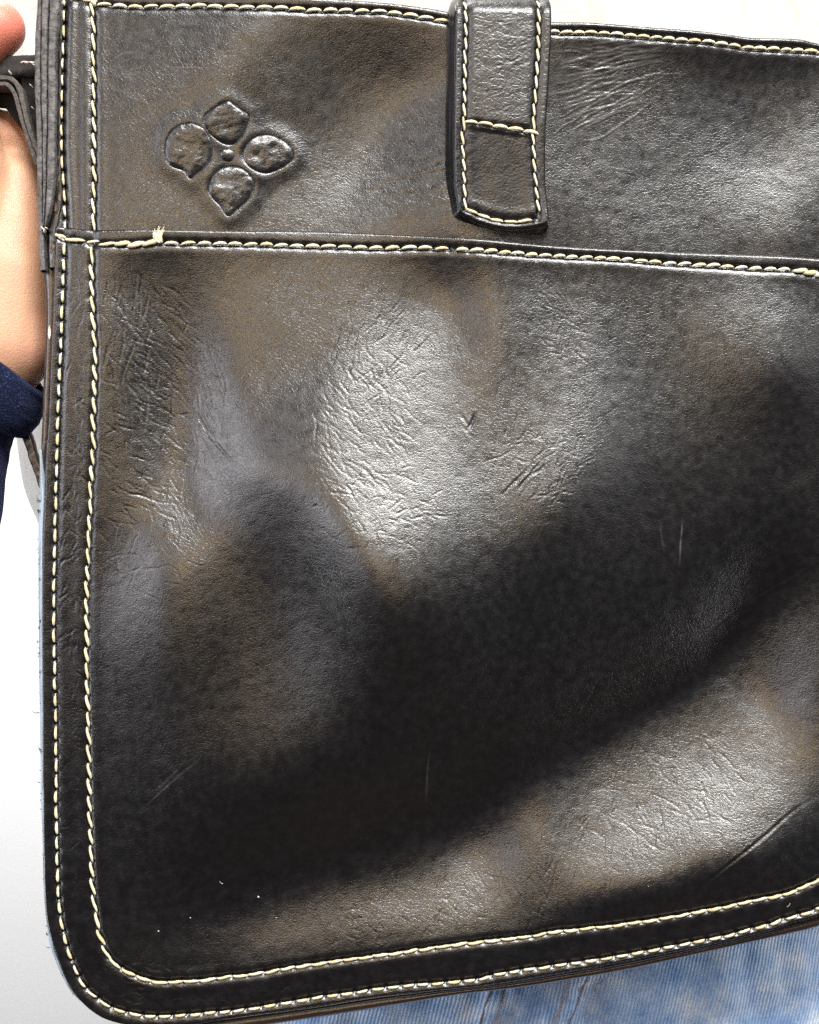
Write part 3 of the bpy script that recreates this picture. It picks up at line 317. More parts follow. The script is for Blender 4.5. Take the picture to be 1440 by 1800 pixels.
def bulge(x, y):
    """bicubic (Catmull-Rom / B-spline) sample of the relief grid"""
    u = np.clip((np.asarray(x, float) - GX0) / GST, 1, GNX - 2.001); v = np.clip((np.asarray(y, float) - GY0) / GST, 1, GNY - 2.001)
    iu = np.floor(u).astype(int); iv = np.floor(v).astype(int)
    fu = u - iu; fv = v - iv
    def w(t):
        return [(1 - t) ** 3 / 6, (3 * t ** 3 - 6 * t ** 2 + 4) / 6, (-3 * t ** 3 + 3 * t ** 2 + 3 * t + 1) / 6, t ** 3 / 6]
    wu = w(fu); wv = w(fv)
    s = 0
    for a in range(4):
        for b in range(4):
            s = s + wv[a] * wu[b] * G[np.clip(iv + a - 1, 0, GNY - 1), np.clip(iu + b - 1, 0, GNX - 1)]
    return s

# ------------------------------------------------------------------ materials
def nt(name):
    m = bpy.data.materials.new(name)
    m.use_nodes = True
    t = m.node_tree
    return m, t, t.nodes["Principled BSDF"]

def N(t, kind, **kw):
    n = t.nodes.new(kind)
    for k, v in kw.items():
        if k in n.inputs:
            n.inputs[k].default_value = v
        else:
            setattr(n, k, v)
    return n

def ramp(t, src, stops):
    r = t.nodes.new('ShaderNodeValToRGB')
    el = r.color_ramp.elements
    while len(el) > 1:
        el.remove(el[0])
    el[0].position = stops[0][0]; el[0].color = stops[0][1]
    for p, c in stops[1:]:
        e = el.new(p); e.color = c
    t.links.new(src, r.inputs[0])
    return r

def leather(name, base=(0.0032, 0.0028, 0.0030), rough=0.295, grain=1700, bump=0.46, wear=False, gscale=1.0, dist=0.00016):
    m, t, b = nt(name)
    L = t.links.new
    tc = N(t, 'ShaderNodeTexCoord')
    # warp the coordinates so pores do not read as a lattice
    wn = N(t, 'ShaderNodeTexNoise', Scale=260.0, Detail=2.0)
    L(tc.outputs['Object'], wn.inputs['Vector'])
    wa = N(t, 'ShaderNodeVectorMath', operation='MULTIPLY_ADD')
    wa.inputs[1].default_value = (0.0011, 0.0011, 0.0011)
    L(wn.outputs['Color'], wa.inputs[0]); L(tc.outputs['Object'], wa.inputs[2])
    mp = N(t, 'ShaderNodeMapping'); mp.inputs['Scale'].default_value = (1.0, 0.35, 1.25)
    mp.inputs['Rotation'].default_value = (0, 0.35, 0)
    L(wa.outputs[0], mp.inputs['Vector'])
    v1 = N(t, 'ShaderNodeTexVoronoi', feature='SMOOTH_F1', Scale=grain * gscale, Smoothness=0.35)
    L(mp.outputs[0], v1.inputs['Vector'])
    v2 = N(t, 'ShaderNodeTexVoronoi', feature='DISTANCE_TO_EDGE', Scale=grain * 0.42 * gscale)
    L(mp.outputs[0], v2.inputs['Vector'])
    v2r = N(t, 'ShaderNodeMapRange'); v2r.inputs[1].default_value = 0.0; v2r.inputs[2].default_value = 0.09
    L(v2.outputs['Distance'], v2r.inputs[0])
    n1 = N(t, 'ShaderNodeTexNoise', Scale=2300.0, Detail=3.0, Roughness=0.6)
    L(tc.outputs['Object'], n1.inputs['Vector'])
    n2 = N(t, 'ShaderNodeTexNoise', Scale=330.0, Detail=4.0, Roughness=0.55)
    L(tc.outputs['Object'], n2.inputs['Vector'])
    # where the creased grain is strong and where it is smooth
    n3 = N(t, 'ShaderNodeTexNoise', Scale=38.0, Detail=3.0)
    L(tc.outputs['Object'], n3.inputs['Vector'])
    msk = N(t, 'ShaderNodeMapRange'); msk.inputs[1].default_value = 0.38; msk.inputs[2].default_value = 0.66; msk.inputs[3].default_value = 0.45
    L(n3.outputs['Fac'], msk.inputs[0])
    s1 = N(t, 'ShaderNodeMath', operation='MULTIPLY'); s1.inputs[1].default_value = -0.55
    L(v1.outputs['Distance'], s1.inputs[0])
    s2 = N(t, 'ShaderNodeMath', operation='MULTIPLY'); L(v2r.outputs[0], s2.inputs[0]); L(msk.outputs[0], s2.inputs[1])
    s2b = N(t, 'ShaderNodeMath', operation='MULTIPLY_ADD'); s2b.inputs[1].default_value = 0.3
    L(s2.outputs[0], s2b.inputs[0]); L(s1.outputs[0], s2b.inputs[2])
    s3 = N(t, 'ShaderNodeMath', operation='MULTIPLY_ADD'); s3.inputs[1].default_value = 0.35
    L(n1.outputs['Fac'], s3.inputs[0]); L(s2b.outputs[0], s3.inputs[2])
    s4 = N(t, 'ShaderNodeMath', operation='MULTIPLY_ADD'); s4.inputs[1].default_value = 0.5
    L(n2.outputs['Fac'], s4.inputs[0]); L(s3.outputs[0], s4.inputs[2])
    bp = N(t, 'ShaderNodeBump', Strength=bump, Distance=dist)
    L(s4.outputs[0], bp.inputs['Height'])
    L(bp.outputs[0], b.inputs['Normal'])
    # colour: near-black dye, browner in places, grey where rubbed
    n4 = N(t, 'ShaderNodeTexNoise', Scale=14.0, Detail=5.0, Roughness=0.6)
    L(tc.outputs['Object'], n4.inputs['Vector'])
    k = base
    cr = ramp(t, n4.outputs['Fac'], [(0.32, (k[0] * 0.8, k[1] * 0.85, k[2] * 1.05, 1)), (0.5, (*k, 1)), (0.68, (k[0] * 1.25, k[1] * 1.1, k[2] * 1.0, 1))])
    col = cr.outputs[0]
    if wear:
        at = N(t, 'ShaderNodeAttribute', attribute_name='wear')
        mx = N(t, 'ShaderNodeMix', data_type='RGBA')
        L(at.outputs['Fac'], mx.inputs['Factor']); L(col, mx.inputs[6])
        mx.inputs[7].default_value = (0.20, 0.185, 0.17, 1)
        col = mx.outputs[2]
    L(col, b.inputs['Base Color'])
    rr = N(t, 'ShaderNodeMapRange'); rr.inputs[1].default_value = 0.3; rr.inputs[2].default_value = 0.7
    rr.inputs[3].default_value = rough - 0.05; rr.inputs[4].default_value = rough + 0.07
    L(n2.outputs['Fac'], rr.inputs[0]); L(rr.outputs[0], b.inputs['Roughness'])
    b.inputs['Specular IOR Level'].default_value = 0.9
    return m

def simple(name, col, rough, nscale=0, namp=0.2, bump=0.0, bscale=800, bdist=0.0001, sheen=0.0, sss=0.0, stretch=(1, 1, 1)):
    m, t, b = nt(name)
    L = t.links.new
    tc = N(t, 'ShaderNodeTexCoord')
    mp = N(t, 'ShaderNodeMapping'); mp.inputs['Scale'].default_value = stretch
    L(tc.outputs['Object'], mp.inputs['Vector'])
    b.inputs['Roughness'].default_value = rough
    if nscale:
        n = N(t, 'ShaderNodeTexNoise', Scale=float(nscale), Detail=5.0, Roughness=0.6)
        L(mp.outputs[0], n.inputs['Vector'])
        lo = tuple(c * (1 - namp) for c in col); hi = tuple(min(1, c * (1 + namp)) for c in col)
        r = ramp(t, n.outputs['Fac'], [(0.3, (*lo, 1)), (0.7, (*hi, 1))])
        L(r.outputs[0], b.inputs['Base Color'])
    else:
        b.inputs['Base Color'].default_value = (*col, 1)
    if bump:
        n = N(t, 'ShaderNodeTexNoise', Scale=float(bscale), Detail=4.0, Roughness=0.6)
        L(mp.outputs[0], n.inputs['Vector'])
        bp = N(t, 'ShaderNodeBump', Strength=bump, Distance=bdist)
        L(n.outputs['Fac'], bp.inputs['Height']); L(bp.outputs[0], b.inputs['Normal'])
    if sheen:
        b.inputs['Sheen Weight'].default_value = sheen
    if sss:
        b.inputs['Subsurface Weight'].default_value = sss
        b.inputs['Subsurface Radius'].default_value = (0.010, 0.004, 0.002)
        b.inputs['Subsurface Scale'].default_value = 0.6
    return m

M_LEATHER = leather("black_leather", wear=True)
M_STRAP = leather("black_strap_leather", rough=0.36, grain=1000, bump=0.75, wear=True)
M_EDGE = leather("polished_edge_leather", rough=0.24, grain=300, bump=0.35)
M_GUSSET = leather("brown_black_gusset_leather", base=(0.030, 0.017, 0.011), rough=0.30, grain=300, bump=0.5)
M_RAW = simple("raw_cut_leather_edge", (0.095, 0.088, 0.086), 0.6, 520, 0.75, 1.0, 700, 0.0009, stretch=(0.8, 1, 1.0))
M_SUEDE = simple("dark_suede_side", (0.016, 0.013, 0.012), 0.8, 900, 0.6, 1.0, 1100, 0.0005)
M_RAWG = simple("frayed_strap_edge", (0.085, 0.075, 0.068), 0.8, 900, 0.6, 1.0, 1200, 0.0005)
M_VOID = simple("dark_strap_shade", (0.006, 0.005, 0.005), 0.9, 300, 0.3)  # shade colour for the dark sheets round the strap loop, not a lining
M_FLAKE = simple("pale_flaking_finish", (0.72, 0.64, 0.54), 0.7, 2000, 0.2)
M_FIBRE = simple("black_fibre", (0.012, 0.012, 0.013), 0.8)

def thread_material():
    m, t, b = nt("cream_waxed_thread")
    L = t.links.new
    tc = N(t, 'ShaderNodeTexCoord'); oi = N(t, 'ShaderNodeObjectInfo')
    wv = N(t, 'ShaderNodeTexNoise', Scale=900.0, Detail=3.0)
    L(tc.outputs['Object'], wv.inputs['Vector'])
    r = ramp(t, oi.outputs['Random'], [(0, (0.64, 0.56, 0.34, 1)), (0.5, (0.71, 0.64, 0.43, 1)), (1, (0.76, 0.71, 0.52, 1))])
    r2 = ramp(t, wv.outputs['Fac'], [(0.3, (0.74, 0.68, 0.56, 1)), (0.55, (1, 1, 1, 1))])
    mx = N(t, 'ShaderNodeMix', data_type='RGBA', blend_type='MULTIPLY')
    mx.inputs['Factor'].default_value = 1.0
    L(r.outputs[0], mx.inputs[6]); L(r2.outputs[0], mx.inputs[7]); L(mx.outputs[2], b.inputs['Base Color'])
    b.inputs['Roughness'].default_value = 0.6
    bp = N(t, 'ShaderNodeBump', Strength=0.6, Distance=0.00015)
    L(wv.outputs['Fac'], bp.inputs['Height']); L(bp.outputs[0], b.inputs['Normal'])
    return m
M_THREAD = thread_material()

# ------------------------------------------------------------------ stitches: positions first, the leather puckers round them
STITCHES = []   # (panel key, x, y, angle, length, width, kind)
HOLES = []
def lay_seam(key, pts, pitch, length, width, kind, x0=None, x1=None, y0=None, y1=None, tilt=0.0, jit=1.0):
    c = resample(spline(pts), 1.0)
    if x0 is not None: c = c[c[:, 0] >= x0]
    if x1 is not None: c = c[c[:, 0] <= x1]
    if y0 is not None: c = c[c[:, 1] >= y0]
    if y1 is not None: c = c[c[:, 1] <= y1]
    pos = 0.0
    n = len(c)
    while pos + pitch * 0.5 < n - 2:
        p_ = pitch * random.uniform(0.93, 1.07)
        i = int(min(n - 2, pos + p_ / 2))
        a = c[max(0, i - 8)]; b_ = c[min(n - 1, i + 8)]
        ang = math.atan2(b_[1] - a[1], b_[0] - a[0])
        STITCHES.append((key, c[i][0] + random.uniform(-.7, .7) * jit, c[i][1] + random.uniform(-.7, .7) * jit, ang + math.radians(tilt + random.uniform(-4, 4) * jit),
                         length * p_ / pitch * random.uniform(0.95, 1.06), width * random.uniform(0.88, 1.12), kind))
        h = c[int(min(n - 1, pos + p_))]
        HOLES.append((key, h[0], h[1]))
        pos += p_

lay_seam('upper', OUTER_SEAM, 28.5, 21, 6.4, 'oval', y0=-14, y1=408)
lay_seam('pocket', OUTER_SEAM, 28.3, 21, 7.2, 'oval', y0=424, y1=1700, x1=140)
_c = [p for p in OUTER_SEAM if p[1] > 1690 or p[0] > 140]
lay_seam('pocket', [(131,1691)] + [p for p in OUTER_SEAM if p[0] >= 145], 27.0, 20.5, 7.4, 'oval', x1=1470)
lay_seam('upper', INNER_SEAM, 28.6, 28.5, 7.4, 'slant', y0=2, y1=424, tilt=-5)
lay_seam('pocket', [p for p in INNER_SEAM if p[0] < 195 and p[1] > 430 and p[1] < 1700], 29.3, 29.5, 7.6, 'slant', tilt=-6)
lay_seam('pocket', [p for p in INNER_SEAM if p[0] > 190 and p[1] > 1600] and [(194,1681)] + [p for p in INNER_SEAM if p[0] > 200 and p[1] > 1300], 28.0, 28.0, 7.8, 'slant', x1=1470, tilt=4)
lay_seam('upper', TOP_SEAM, 28.6, 27, 7.6, 'arch', x0=170, x1=792, tilt=-3)
lay_seam('upper', TOP_SEAM, 22.8, 23, 7.4, 'arch', x0=962, x1=1470, tilt=-3)
lay_seam('pocket', POCKET_SEAM, 28.3, 25.5, 7.8, 'arch', x0=288, x1=800, tilt=-5)
lay_seam('pocket', POCKET_SEAM, 24.6, 23.5, 7.8, 'arch', x0=800, x1=1395, tilt=-5)
# doubled, heavier stitches where the pocket seam starts and ends
for (x_, y_, a_, l_, w_) in [(109,417,25,22,9),(134,424,8,36,8.5),(166,427,0,22,7),(192,431,-2,32,8),(217,430,2,30,12),(241,431,-4,34,13),(266,427,-8,36,13),
                             (276,421,-45,22,11),(1407,476,6,26,11),(1425,480,10,28,12),(1444,482,0,28,13),(1462,485,4,26,11),(164,3,80,18,12),(158,1,10,26,9),(146,-3,8,24,8)]:
    STITCHES.append(('pocket' if y_ > 300 else 'upper', x_, y_, math.radians(a_), l_, w_, 'slant'))
STRAP_L = [(813,-30),(814,0),(816,37),(817,75),(816,112),(815,175),(814,225),(812,250),(814,287),(815,325),(817,368)]
STRAP_R = [(941,-30),(941,0),(942,50),(941,112),(937,175),(935,212),(934,245),(935,270),(937,300),(941,337),(946,382)]
STRAP_B = [(818,371),(837,378),(860,386),(885,391),(910,392),(944,389)]
STRAP_C = [(815,225),(827,226),(852,229),(879,234),(907,238),(934,244)]
lay_seam('strap', STRAP_L, 22.5, 22.5, 6.0, 'slant', tilt=-4, jit=0.6)
lay_seam('strap', STRAP_R, 22.5, 22.5, 6.0, 'slant', tilt=-4, jit=0.6)
lay_seam('strap', STRAP_B, 24.5, 25, 7.2, 'slant', tilt=5, jit=0.6)
lay_seam('strap', STRAP_C, 26.0, 26, 7.8, 'arch', tilt=-2, jit=0.6)

# ------------------------------------------------------------------ creases, veins, scratches drawn as wandering lines
def wander(x, y, ang, length, wob=0.25, step=7):
    p = [(x, y)]
    a = ang
    n = max(2, int(length / step))
    for i in range(n):
        a += random.gauss(0, wob); a += (ang - a) * 0.25
        x += step * math.cos(a); y += step * math.sin(a)
        p.append((x, y))
    return np.array(p)

CREASES = []  # (polyline, width, depth, wear)
def patch(cx, cy, rx, ry, rot, n, ang, spread, lmin, lmax, width, depth, wear=0.0):
    for _ in range(n):
        r = math.sqrt(random.random()); t = random.random() * 2 * math.pi
        u, v = rx * r * math.cos(t), ry * r * math.sin(t)
        c, s = math.cos(math.radians(rot)), math.sin(math.radians(rot))
        f = random.uniform(0.5, 1.0)
        CREASES.append((wander(cx + u * c - v * s, cy + u * s + v * c, math.radians(ang + random.gauss(0, spread)), random.uniform(lmin, lmax)), width, depth * f, wear * f))
# dark network down the left of the pocket
patch(285, 640, 95, 190, -25, 200, 60, 13, 24, 95, 2.2, 1.5)
patch(225, 560, 45, 110, 0, 44, 80, 10, 40, 130, 2.3, 1.7)
patch(245, 760, 75, 150, -10, 90, 45, 22, 20, 60, 2.4, 1.6)
patch(250, 930, 90, 110, 0, 80, 35, 40, 15, 60, 2.2, 1.1)
patch(140, 620, 18, 220, 0, 44, 90, 22, 16, 60, 2.6, 1.3)
patch(133, 950, 18, 260, 0, 60, 90, 30, 12, 50, 2.8, 1.5)
patch(133, 1350, 20, 250, 0, 50, 80, 40, 10, 36, 2.6, 1.0)
# centre cloud
patch(620, 740, 85, 150, 10, 120, 50, 12, 20, 75, 2.1, 1.25)
patch(650, 640, 80, 90, 0, 70, -62, 10, 25, 80, 2.1, 1.2)
patch(660, 890, 110, 75, -10, 90, 25, 40, 12, 45, 2.2, 1.3)
patch(930, 830, 85, 75, 0, 80, -55, 35, 16, 60, 2.2, 1.2)
patch(980, 560, 45, 90, -10, 70, 60, 30, 16, 50, 2.2, 1.1)
patch(1080, 640, 120, 120, 0, 40, 35, 25, 14, 40, 2.4, 0.5)
patch(1190, 1380, 120, 90, -30, 90, 70, 30, 14, 60, 2.2, 1.2)
patch(1010, 1520, 160, 70, -30, 90, 80, 30, 14, 55, 2.2, 1.1)
patch(730, 1600, 170, 45, -14, 80, 60, 40, 12, 40, 2.2, 1.1)
patch(250, 1720, 90, 40, 10, 50, 25, 20, 14, 50, 2.6, 1.2)
patch(700, 1715, 500, 14, -9, 60, 20, 30, 10, 36, 2.6, 1.0)
patch(880, 140, 55, 90, 0, 80, -22, 16, 14, 60, 2.6, 0.6)
# upper panel, left: thin pale cracks
patch(240, 135, 70, 45, 10, 22, 12, 14, 40, 110, 2.0, -0.5, 0.30)
patch(430, 110, 160, 60, 5, 12, 20, 12, 30, 90, 1.8, -0.3, 0.12)
patch(660, 165, 90, 50, 5, 10, 8, 12, 40, 100, 2.0, -0.3, 0.12)
patch(690, 310, 70, 45, 0, 14, -14, 8, 60, 120, 7.0, -1.1, 0.0)
patch(690, 310, 70, 45, 0, 14, -16, 8, 30, 70, 2.4, 0.8, 0.0)
patch(755, 310, 20, 70, 0, 12, -40, 20, 20, 40, 3.0, 1.0)
# upper panel, right of the strap: fan of pale veins
for i in range(34):
    y_ = 70 + i * 5 + random.uniform(-4, 4)
    CREASES.append((wander(962 + random.uniform(0, 60), y_ + 10, math.radians(-5 - i * 0.7), random.uniform(60, 230), 0.16), 2.2, -0.9, random.uniform(0.2, 0.6)))
patch(1060, 150, 110, 60, -15, 40, -25, 25, 14, 60, 1.9, -0.5, 0.36)
patch(1200, 170, 110, 50, 0, 20, -35, 20, 14, 60, 1.8, -0.3, 0.10)
# single marks
def mark(pts, width, depth, wear):
    CREASES.append((resample(spline(pts, 6), 5), width, depth, wear))
mark([(808,728),(818,742),(822,756)], 4, 1.8, 0); mark([(836,728),(830,742),(822,757)], 4.5, 3.2, 0); mark([(812,745),(820,760),(828,770)], 4, 1.2, 0)
mark([(1200,905),(1199,930),(1197,960),(1196,1000)], 2.2, -0.8, 0.35)
mark([(1160,920),(1163,945),(1168,970)], 2.0, -0.4, 0.18)
mark([(757,1310),(752,1350),(749,1420)], 2.2, -0.5, 0.16)
mark([(362,1325),(330,1350),(290,1385),(252,1420)], 2.2, -0.6, 0.22)
mark([(330,1335),(300,1365),(270,1395)], 2.0, -0.5, 0.14)
mark([(1376,180),(1392,195),(1391,215)], 3.0, -0.5, 0.28)
mark([(1070,290),(1100,294),(1135,305)], 3.4, -0.4, 0.16)
mark([(1145,358),(1180,354),(1200,362)], 3.0, -0.4, 0.12)
mark([(1298,250),(1310,238),(1318,226)], 2.4, -0.4, 0.16)
mark([(1440,985),(1395,1020),(1340,1055),(1280,1100),(1240,1130)], 5.0, 1.4, 0.0)
mark([(1440,1395),(1390,1425),(1340,1465),(1280,1510),(1230,1550),(1180,1590),(1160,1604)], 4.0, 1.8, 0.0)
mark([(905,865),(925,840),(950,825)], 3.4, 1.6, 0)
mark([(880,870),(905,845),(930,822)], 4, 1.8, 0)
mark([(215,498),(222,560),(240,620),(252,650)], 3.2, 2.6, 0)
mark([(245,640),(256,700),(252,760)], 3.0, 2.4, 0)
mark([(255,640),(295,690),(300,740),(320,800)], 2.6, 1.3, 0)
mark([(300,660),(345,730),(390,790),(440,850)], 2.6, 1.2, 0)
mark([(330,700),(370,770),(420,820)], 4, 2.4, 0)
mark([(1060,1190),(1040,1240),(1010,1290)], 4, 0.8, 0)
mark([(1425,1265),(1418,1300),(1410,1320)], 2.4, -0.4, 0.14)

# emblem: four puffed petals and a dot
PETALS = [
    [(289,272),(293,242),(310,222),(335,216),(360,227),(373,248),(374,270),(364,288),(347,303),(333,314),(322,301),(300,292)],
    [(356,215),(362,200),(383,185),(402,177),(420,188),(439,201),(434,220),(425,238),(409,252),(392,252),(376,243),(364,230)],
    [(425,268),(432,250),(448,236),(470,231),(495,239),(512,254),(516,270),(503,284),(485,294),(465,301),(445,296),(430,283)],
    [(364,330),(370,310),(385,294),(405,288),(425,293),(440,305),(447,322),(438,345),(420,362),(399,378),(385,361),(370,345)],
]
DOT = [(399 + 14 * math.cos(a), 270 + 13 * math.sin(a)) for a in np.linspace(0, 2 * math.pi, 12, endpoint=False)]

def closed(pts, n=6):
    p = np.array(pts, float)
    q = np.vstack([p[-1], p, p[0], p[1]])
    out = []
    for i in range(1, len(q) - 2):
        for t in np.linspace(0, 1, n, endpoint=False):
            a, b, c, d = q[i - 1], q[i], q[i + 1], q[i + 2]
            out.append(0.5 * ((2 * b) + (c - a) * t + (2 * a - 5 * b + 4 * c - d) * t * t + (3 * b - a - 3 * c + d) * t ** 3))
    return np.array(out)

# ------------------------------------------------------------------ sheet of leather: a fine grid cut to an outline
def sheet(name, outline, hfun, step, mat, parent, thick=10, round_r=5, round_h=4, holes=None):
    ol = np.vstack([outline, outline[:1]])
    x0, y0 = outline.min(0) - step * 2; x1, y1 = outline.max(0) + step * 2
    xs = np.arange(x0, x1, step); ys = np.arange(y0, y1, step)
    X, Y = np.meshgrid(xs, ys)
    ins = inside(X, Y, outline)
    R = max(round_r, step * 1.6) + step
    D, PX, PY = line_field(X, Y, ol, R)
    snap = (~ins) & (D < step * 1.05)
    near = ins & (D < step * 0.45)
    mv = snap | near
    X2 = np.where(mv, PX, X); Y2 = np.where(mv, PY, Y)
    keep = ins | snap
    H, wear = hfun(X, Y, xs, ys)
    d = np.where(mv, 0, D)
    t = np.clip(1 - d / round_r, 0, 1)
    H = H - round_h * (1 - np.sqrt(np.clip(1 - t * t, 0, 1)))
    ok = keep[:-1, :-1] & keep[1:, :-1] & keep[:-1, 1:] & keep[1:, 1:]
    # drop cells whose corners are all on the rim
    allr = mv[:-1, :-1] & mv[1:, :-1] & mv[:-1, 1:] & mv[1:, 1:]
    ok &= ~allr
    idx = np.arange(X.size).reshape(X.shape)
    F = np.stack([idx[1:, :-1][ok], idx[1:, 1:][ok], idx[:-1, 1:][ok], idx[:-1, :-1][ok]], -1)
    V = W(X2, Y2, H).reshape(-1, 3)
    wv = np.asarray(wear).reshape(-1)
    # rim wall going back
    E = np.vstack([F[:, [0, 1]], F[:, [1, 2]], F[:, [2, 3]], F[:, [3, 0]]])
    key = np.sort(E, 1); kk = key[:, 0] * X.size + key[:, 1]
    u, inv, cnt = np.unique(kk, return_inverse=True, return_counts=True)
    bd = E[cnt[inv.ravel()] == 1]
    bv = np.unique(bd)
    mp = -np.ones(len(V), int); mp[bv] = np.arange(len(bv)) + len(V)
    Vb = V[bv].copy(); Vb[:, 1] += thick * S
    Fr = np.stack([bd[:, 1], bd[:, 0], mp[bd[:, 0]], mp[bd[:, 1]]], -1)
    V = np.vstack([V, Vb]); F = np.vstack([F, Fr]); wv = np.r_[wv, np.zeros(len(bv))]
    used = np.unique(F); re = -np.ones(len(V), int); re[used] = np.arange(len(used))
    return mesh_obj(name, V[used], re[F], mat, parent, attrs={'wear': wv[used]})

def add_marks(H, Wr, X, Y, lines=None):
    x0, y0 = X[0, 0], Y[0, 0]; st = X[0, 1] - X[0, 0]
    ny, nx = X.shape
    x1, y1 = X[0, -1], Y[-1, 0]
    for poly, wd, dp, wr in CREASES:
        if poly[:, 0].max() < x0 or poly[:, 0].min() > x1 or poly[:, 1].max() < y0 or poly[:, 1].min() > y1:
            continue
        R = wd * 2.2
        i0 = max(0, int((poly[:, 0].min() - R - x0) / st)); i1 = min(nx, int((poly[:, 0].max() + R - x0) / st) + 2)
        j0 = max(0, int((poly[:, 1].min() - R - y0) / st)); j1 = min(ny, int((poly[:, 1].max() + R - y0) / st) + 2)
        if i1 - i0 < 2 or j1 - j0 < 2:
            continue
        Xs = X[j0:j1, i0:i1]; Ys = Y[j0:j1, i0:i1]
        D, _, _ = line_field(Xs, Ys, poly, R)
        # fade to both ends
        L = np.hypot(*(poly[-1] - poly[0])) + 1
        e = np.minimum(np.hypot(Xs - poly[0, 0], Ys - poly[0, 1]), np.hypot(Xs - poly[-1, 0], Ys - poly[-1, 1]))
        f = np.clip(e / (0.3 * L), 0, 1)
        g = np.exp(-(D / (wd * 0.62)) ** 2) * f
        g2 = np.exp(-((D - wd * 1.1) / (wd * 0.7)) ** 2) * f
        H[j0:j1, i0:i1] += -dp * 0.5 * g + dp * 0.12 * g2
        if wr:
            brk = 0.35 + 0.9 * vnoise(Xs / 9, Ys / 9, 77)
            Wr[j0:j1, i0:i1] = np.maximum(Wr[j0:j1, i0:i1], wr * np.exp(-(D / (wd * 0.5)) ** 2) * f * brk)

def add_seam(H, X, Y, pts, depth=3.5, width=6, shoulder=0.7):
    D, _, _ = line_field(X, Y, resample(spline(pts), 4), 30)
    H += -depth * np.exp(-(D / width) ** 2) + shoulder * np.exp(-((D - 15) / 7) ** 2)

def add_holes(H, X, Y, key):
    x0, y0 = X[0, 0], Y[0, 0]; st = X[0, 1] - X[0, 0]
    ny, nx = X.shape
    for k, hx, hy in HOLES:
        if k != key:
            continue
        i0 = max(0, int((hx - 12 - x0) / st)); i1 = min(nx, int((hx + 12 - x0) / st) + 1)
        j0 = max(0, int((hy - 12 - y0) / st)); j1 = min(ny, int((hy + 12 - y0) / st) + 1)
        if i1 <= i0 or j1 <= j0:
            continue
        d2 = (X[j0:j1, i0:i1] - hx) ** 2 + (Y[j0:j1, i0:i1] - hy) ** 2
        H[j0:j1, i0:i1] -= 3.8 * np.exp(-d2 / 11.0) + 0.9 * np.exp(-d2 / 55.0)

POCKET_RISE = 8.0

def h_upper(X, Y, xs=None, ys=None):
    H = bulge(X, Y)
    H = H + 0.8 * fbm(X / 60, Y / 60, 5) + 0.5 * fbm(X / 17, Y / 17, 6)
    H = np.array(H); Wr = np.zeros_like(H)
    add_seam(H, X, Y, INNER_SEAM, 3.0, 5)
    add_seam(H, X, Y, OUTER_SEAM, 3.0, 6, 1.5)
    add_seam(H, X, Y, TOP_SEAM, 3.0, 6, 0.2)
    # the lip above the top seam is a rolled fold
    # swelling of the leather over the emblem padding
    for p in PETALS:
        D, _, _ = line_field(X, Y, np.vstack([closed(p), closed(p)[:1]]), 34)
        i_ = inside(X, Y, closed(p))
        d = np.where(i_, 0, D)
        H += 3.6 * np.exp(-(d / 19.0) ** 2) - 3.0 * np.where(i_, 1 - np.exp(-(D / 3.0) ** 2), 0)
        ring = np.exp(-(np.abs(D) / 3.6) ** 2)
        H -= 0.4 * ring
    add_holes(H, X, Y, 'upper')
    add_marks(H, Wr, X, Y)
    return H, Wr

def h_pocket(X, Y, xs=None, ys=None):
    H = bulge(X, Y) + POCKET_RISE
    H = H + 0.8 * fbm(X / 60, Y / 60, 8) + 0.45 * fbm(X / 15, Y / 15, 9)
    H = np.array(H); Wr = np.zeros_like(H)
    add_seam(H, X, Y, INNER_SEAM, 3.2, 6, 0.4)
    add_seam(H, X, Y, OUTER_SEAM, 3.2, 7, 0.4)
    add_seam(H, X, Y, POCKET_SEAM, 3.0, 6, 0.3)
    add_holes(H, X, Y, 'pocket')
    add_marks(H, Wr, X, Y)
    return H, Wr

STEP = 2.0
# ================================================================== THE BAG
BAG = thing("leather_bag", "black leather satchel with cream stitching, front pocket and embossed four petal flower", "bag", (0.0, 0.01, CZ - 0.19))

te = resample(spline(TOP_EDGE), 6)
fe = resample(spline(FRONT_EDGE), 4)
pe = resample(spline(POCKET_EDGE), 4)
left_up = np.array([(100, y) for y in range(470, -24, -12)], float)
left_up[:, 0] += 0
up_out = np.vstack([te[te[:, 0] > 100], [(1700, 540), (100, 540)], left_up])
P_UPPER = sheet("upper_panel", up_out, h_upper, STEP, M_LEATHER, BAG, thick=14, round_r=9, round_h=6)
fe_p = fe[fe[:, 1] > 402]
pk_out = np.vstack([pe[pe[:, 0] > 97], fe_p[::-1]])
P_POCKET = sheet("pocket_panel", pk_out, h_pocket, STEP, M_LEATHER, BAG, thick=9, round_r=4, round_h=3)

# petals: raised caps following the panel
def cap(name, poly, puff, parent, seed, extra=None):
    pl = closed(poly) if len(poly) < 40 else np.array(poly)
    def hf(X, Y, xs, ys):
        H = bulge(X, Y) + 0.8 * fbm(X / 60, Y / 60, 5) + 0.5 * fbm(X / 17, Y / 17, 6)
        for p in PETALS:
            D, _, _ = line_field(X, Y, np.vstack([closed(p), closed(p)[:1]]), 34)
            d = np.where(inside(X, Y, closed(p)), 0, D)
            H = H + 3.6 * np.exp(-(d / 19.0) ** 2)
        D, _, _ = line_field(X, Y, np.vstack([pl, pl[:1]]), 30)
        H = H + 0.6 + puff * (1 - np.exp(-(D / 8.0) ** 1.3)) + 2.4 * fbm(X / 15, Y / 15, seed, 3)
        return H, 0.05 * np.exp(-(D / 4.0) ** 2) * vnoise(X / 5, Y / 5, seed)
    return sheet(name, pl, hf, 1.6, M_LEATHER, parent, thick=6, round_r=6, round_h=2.2)
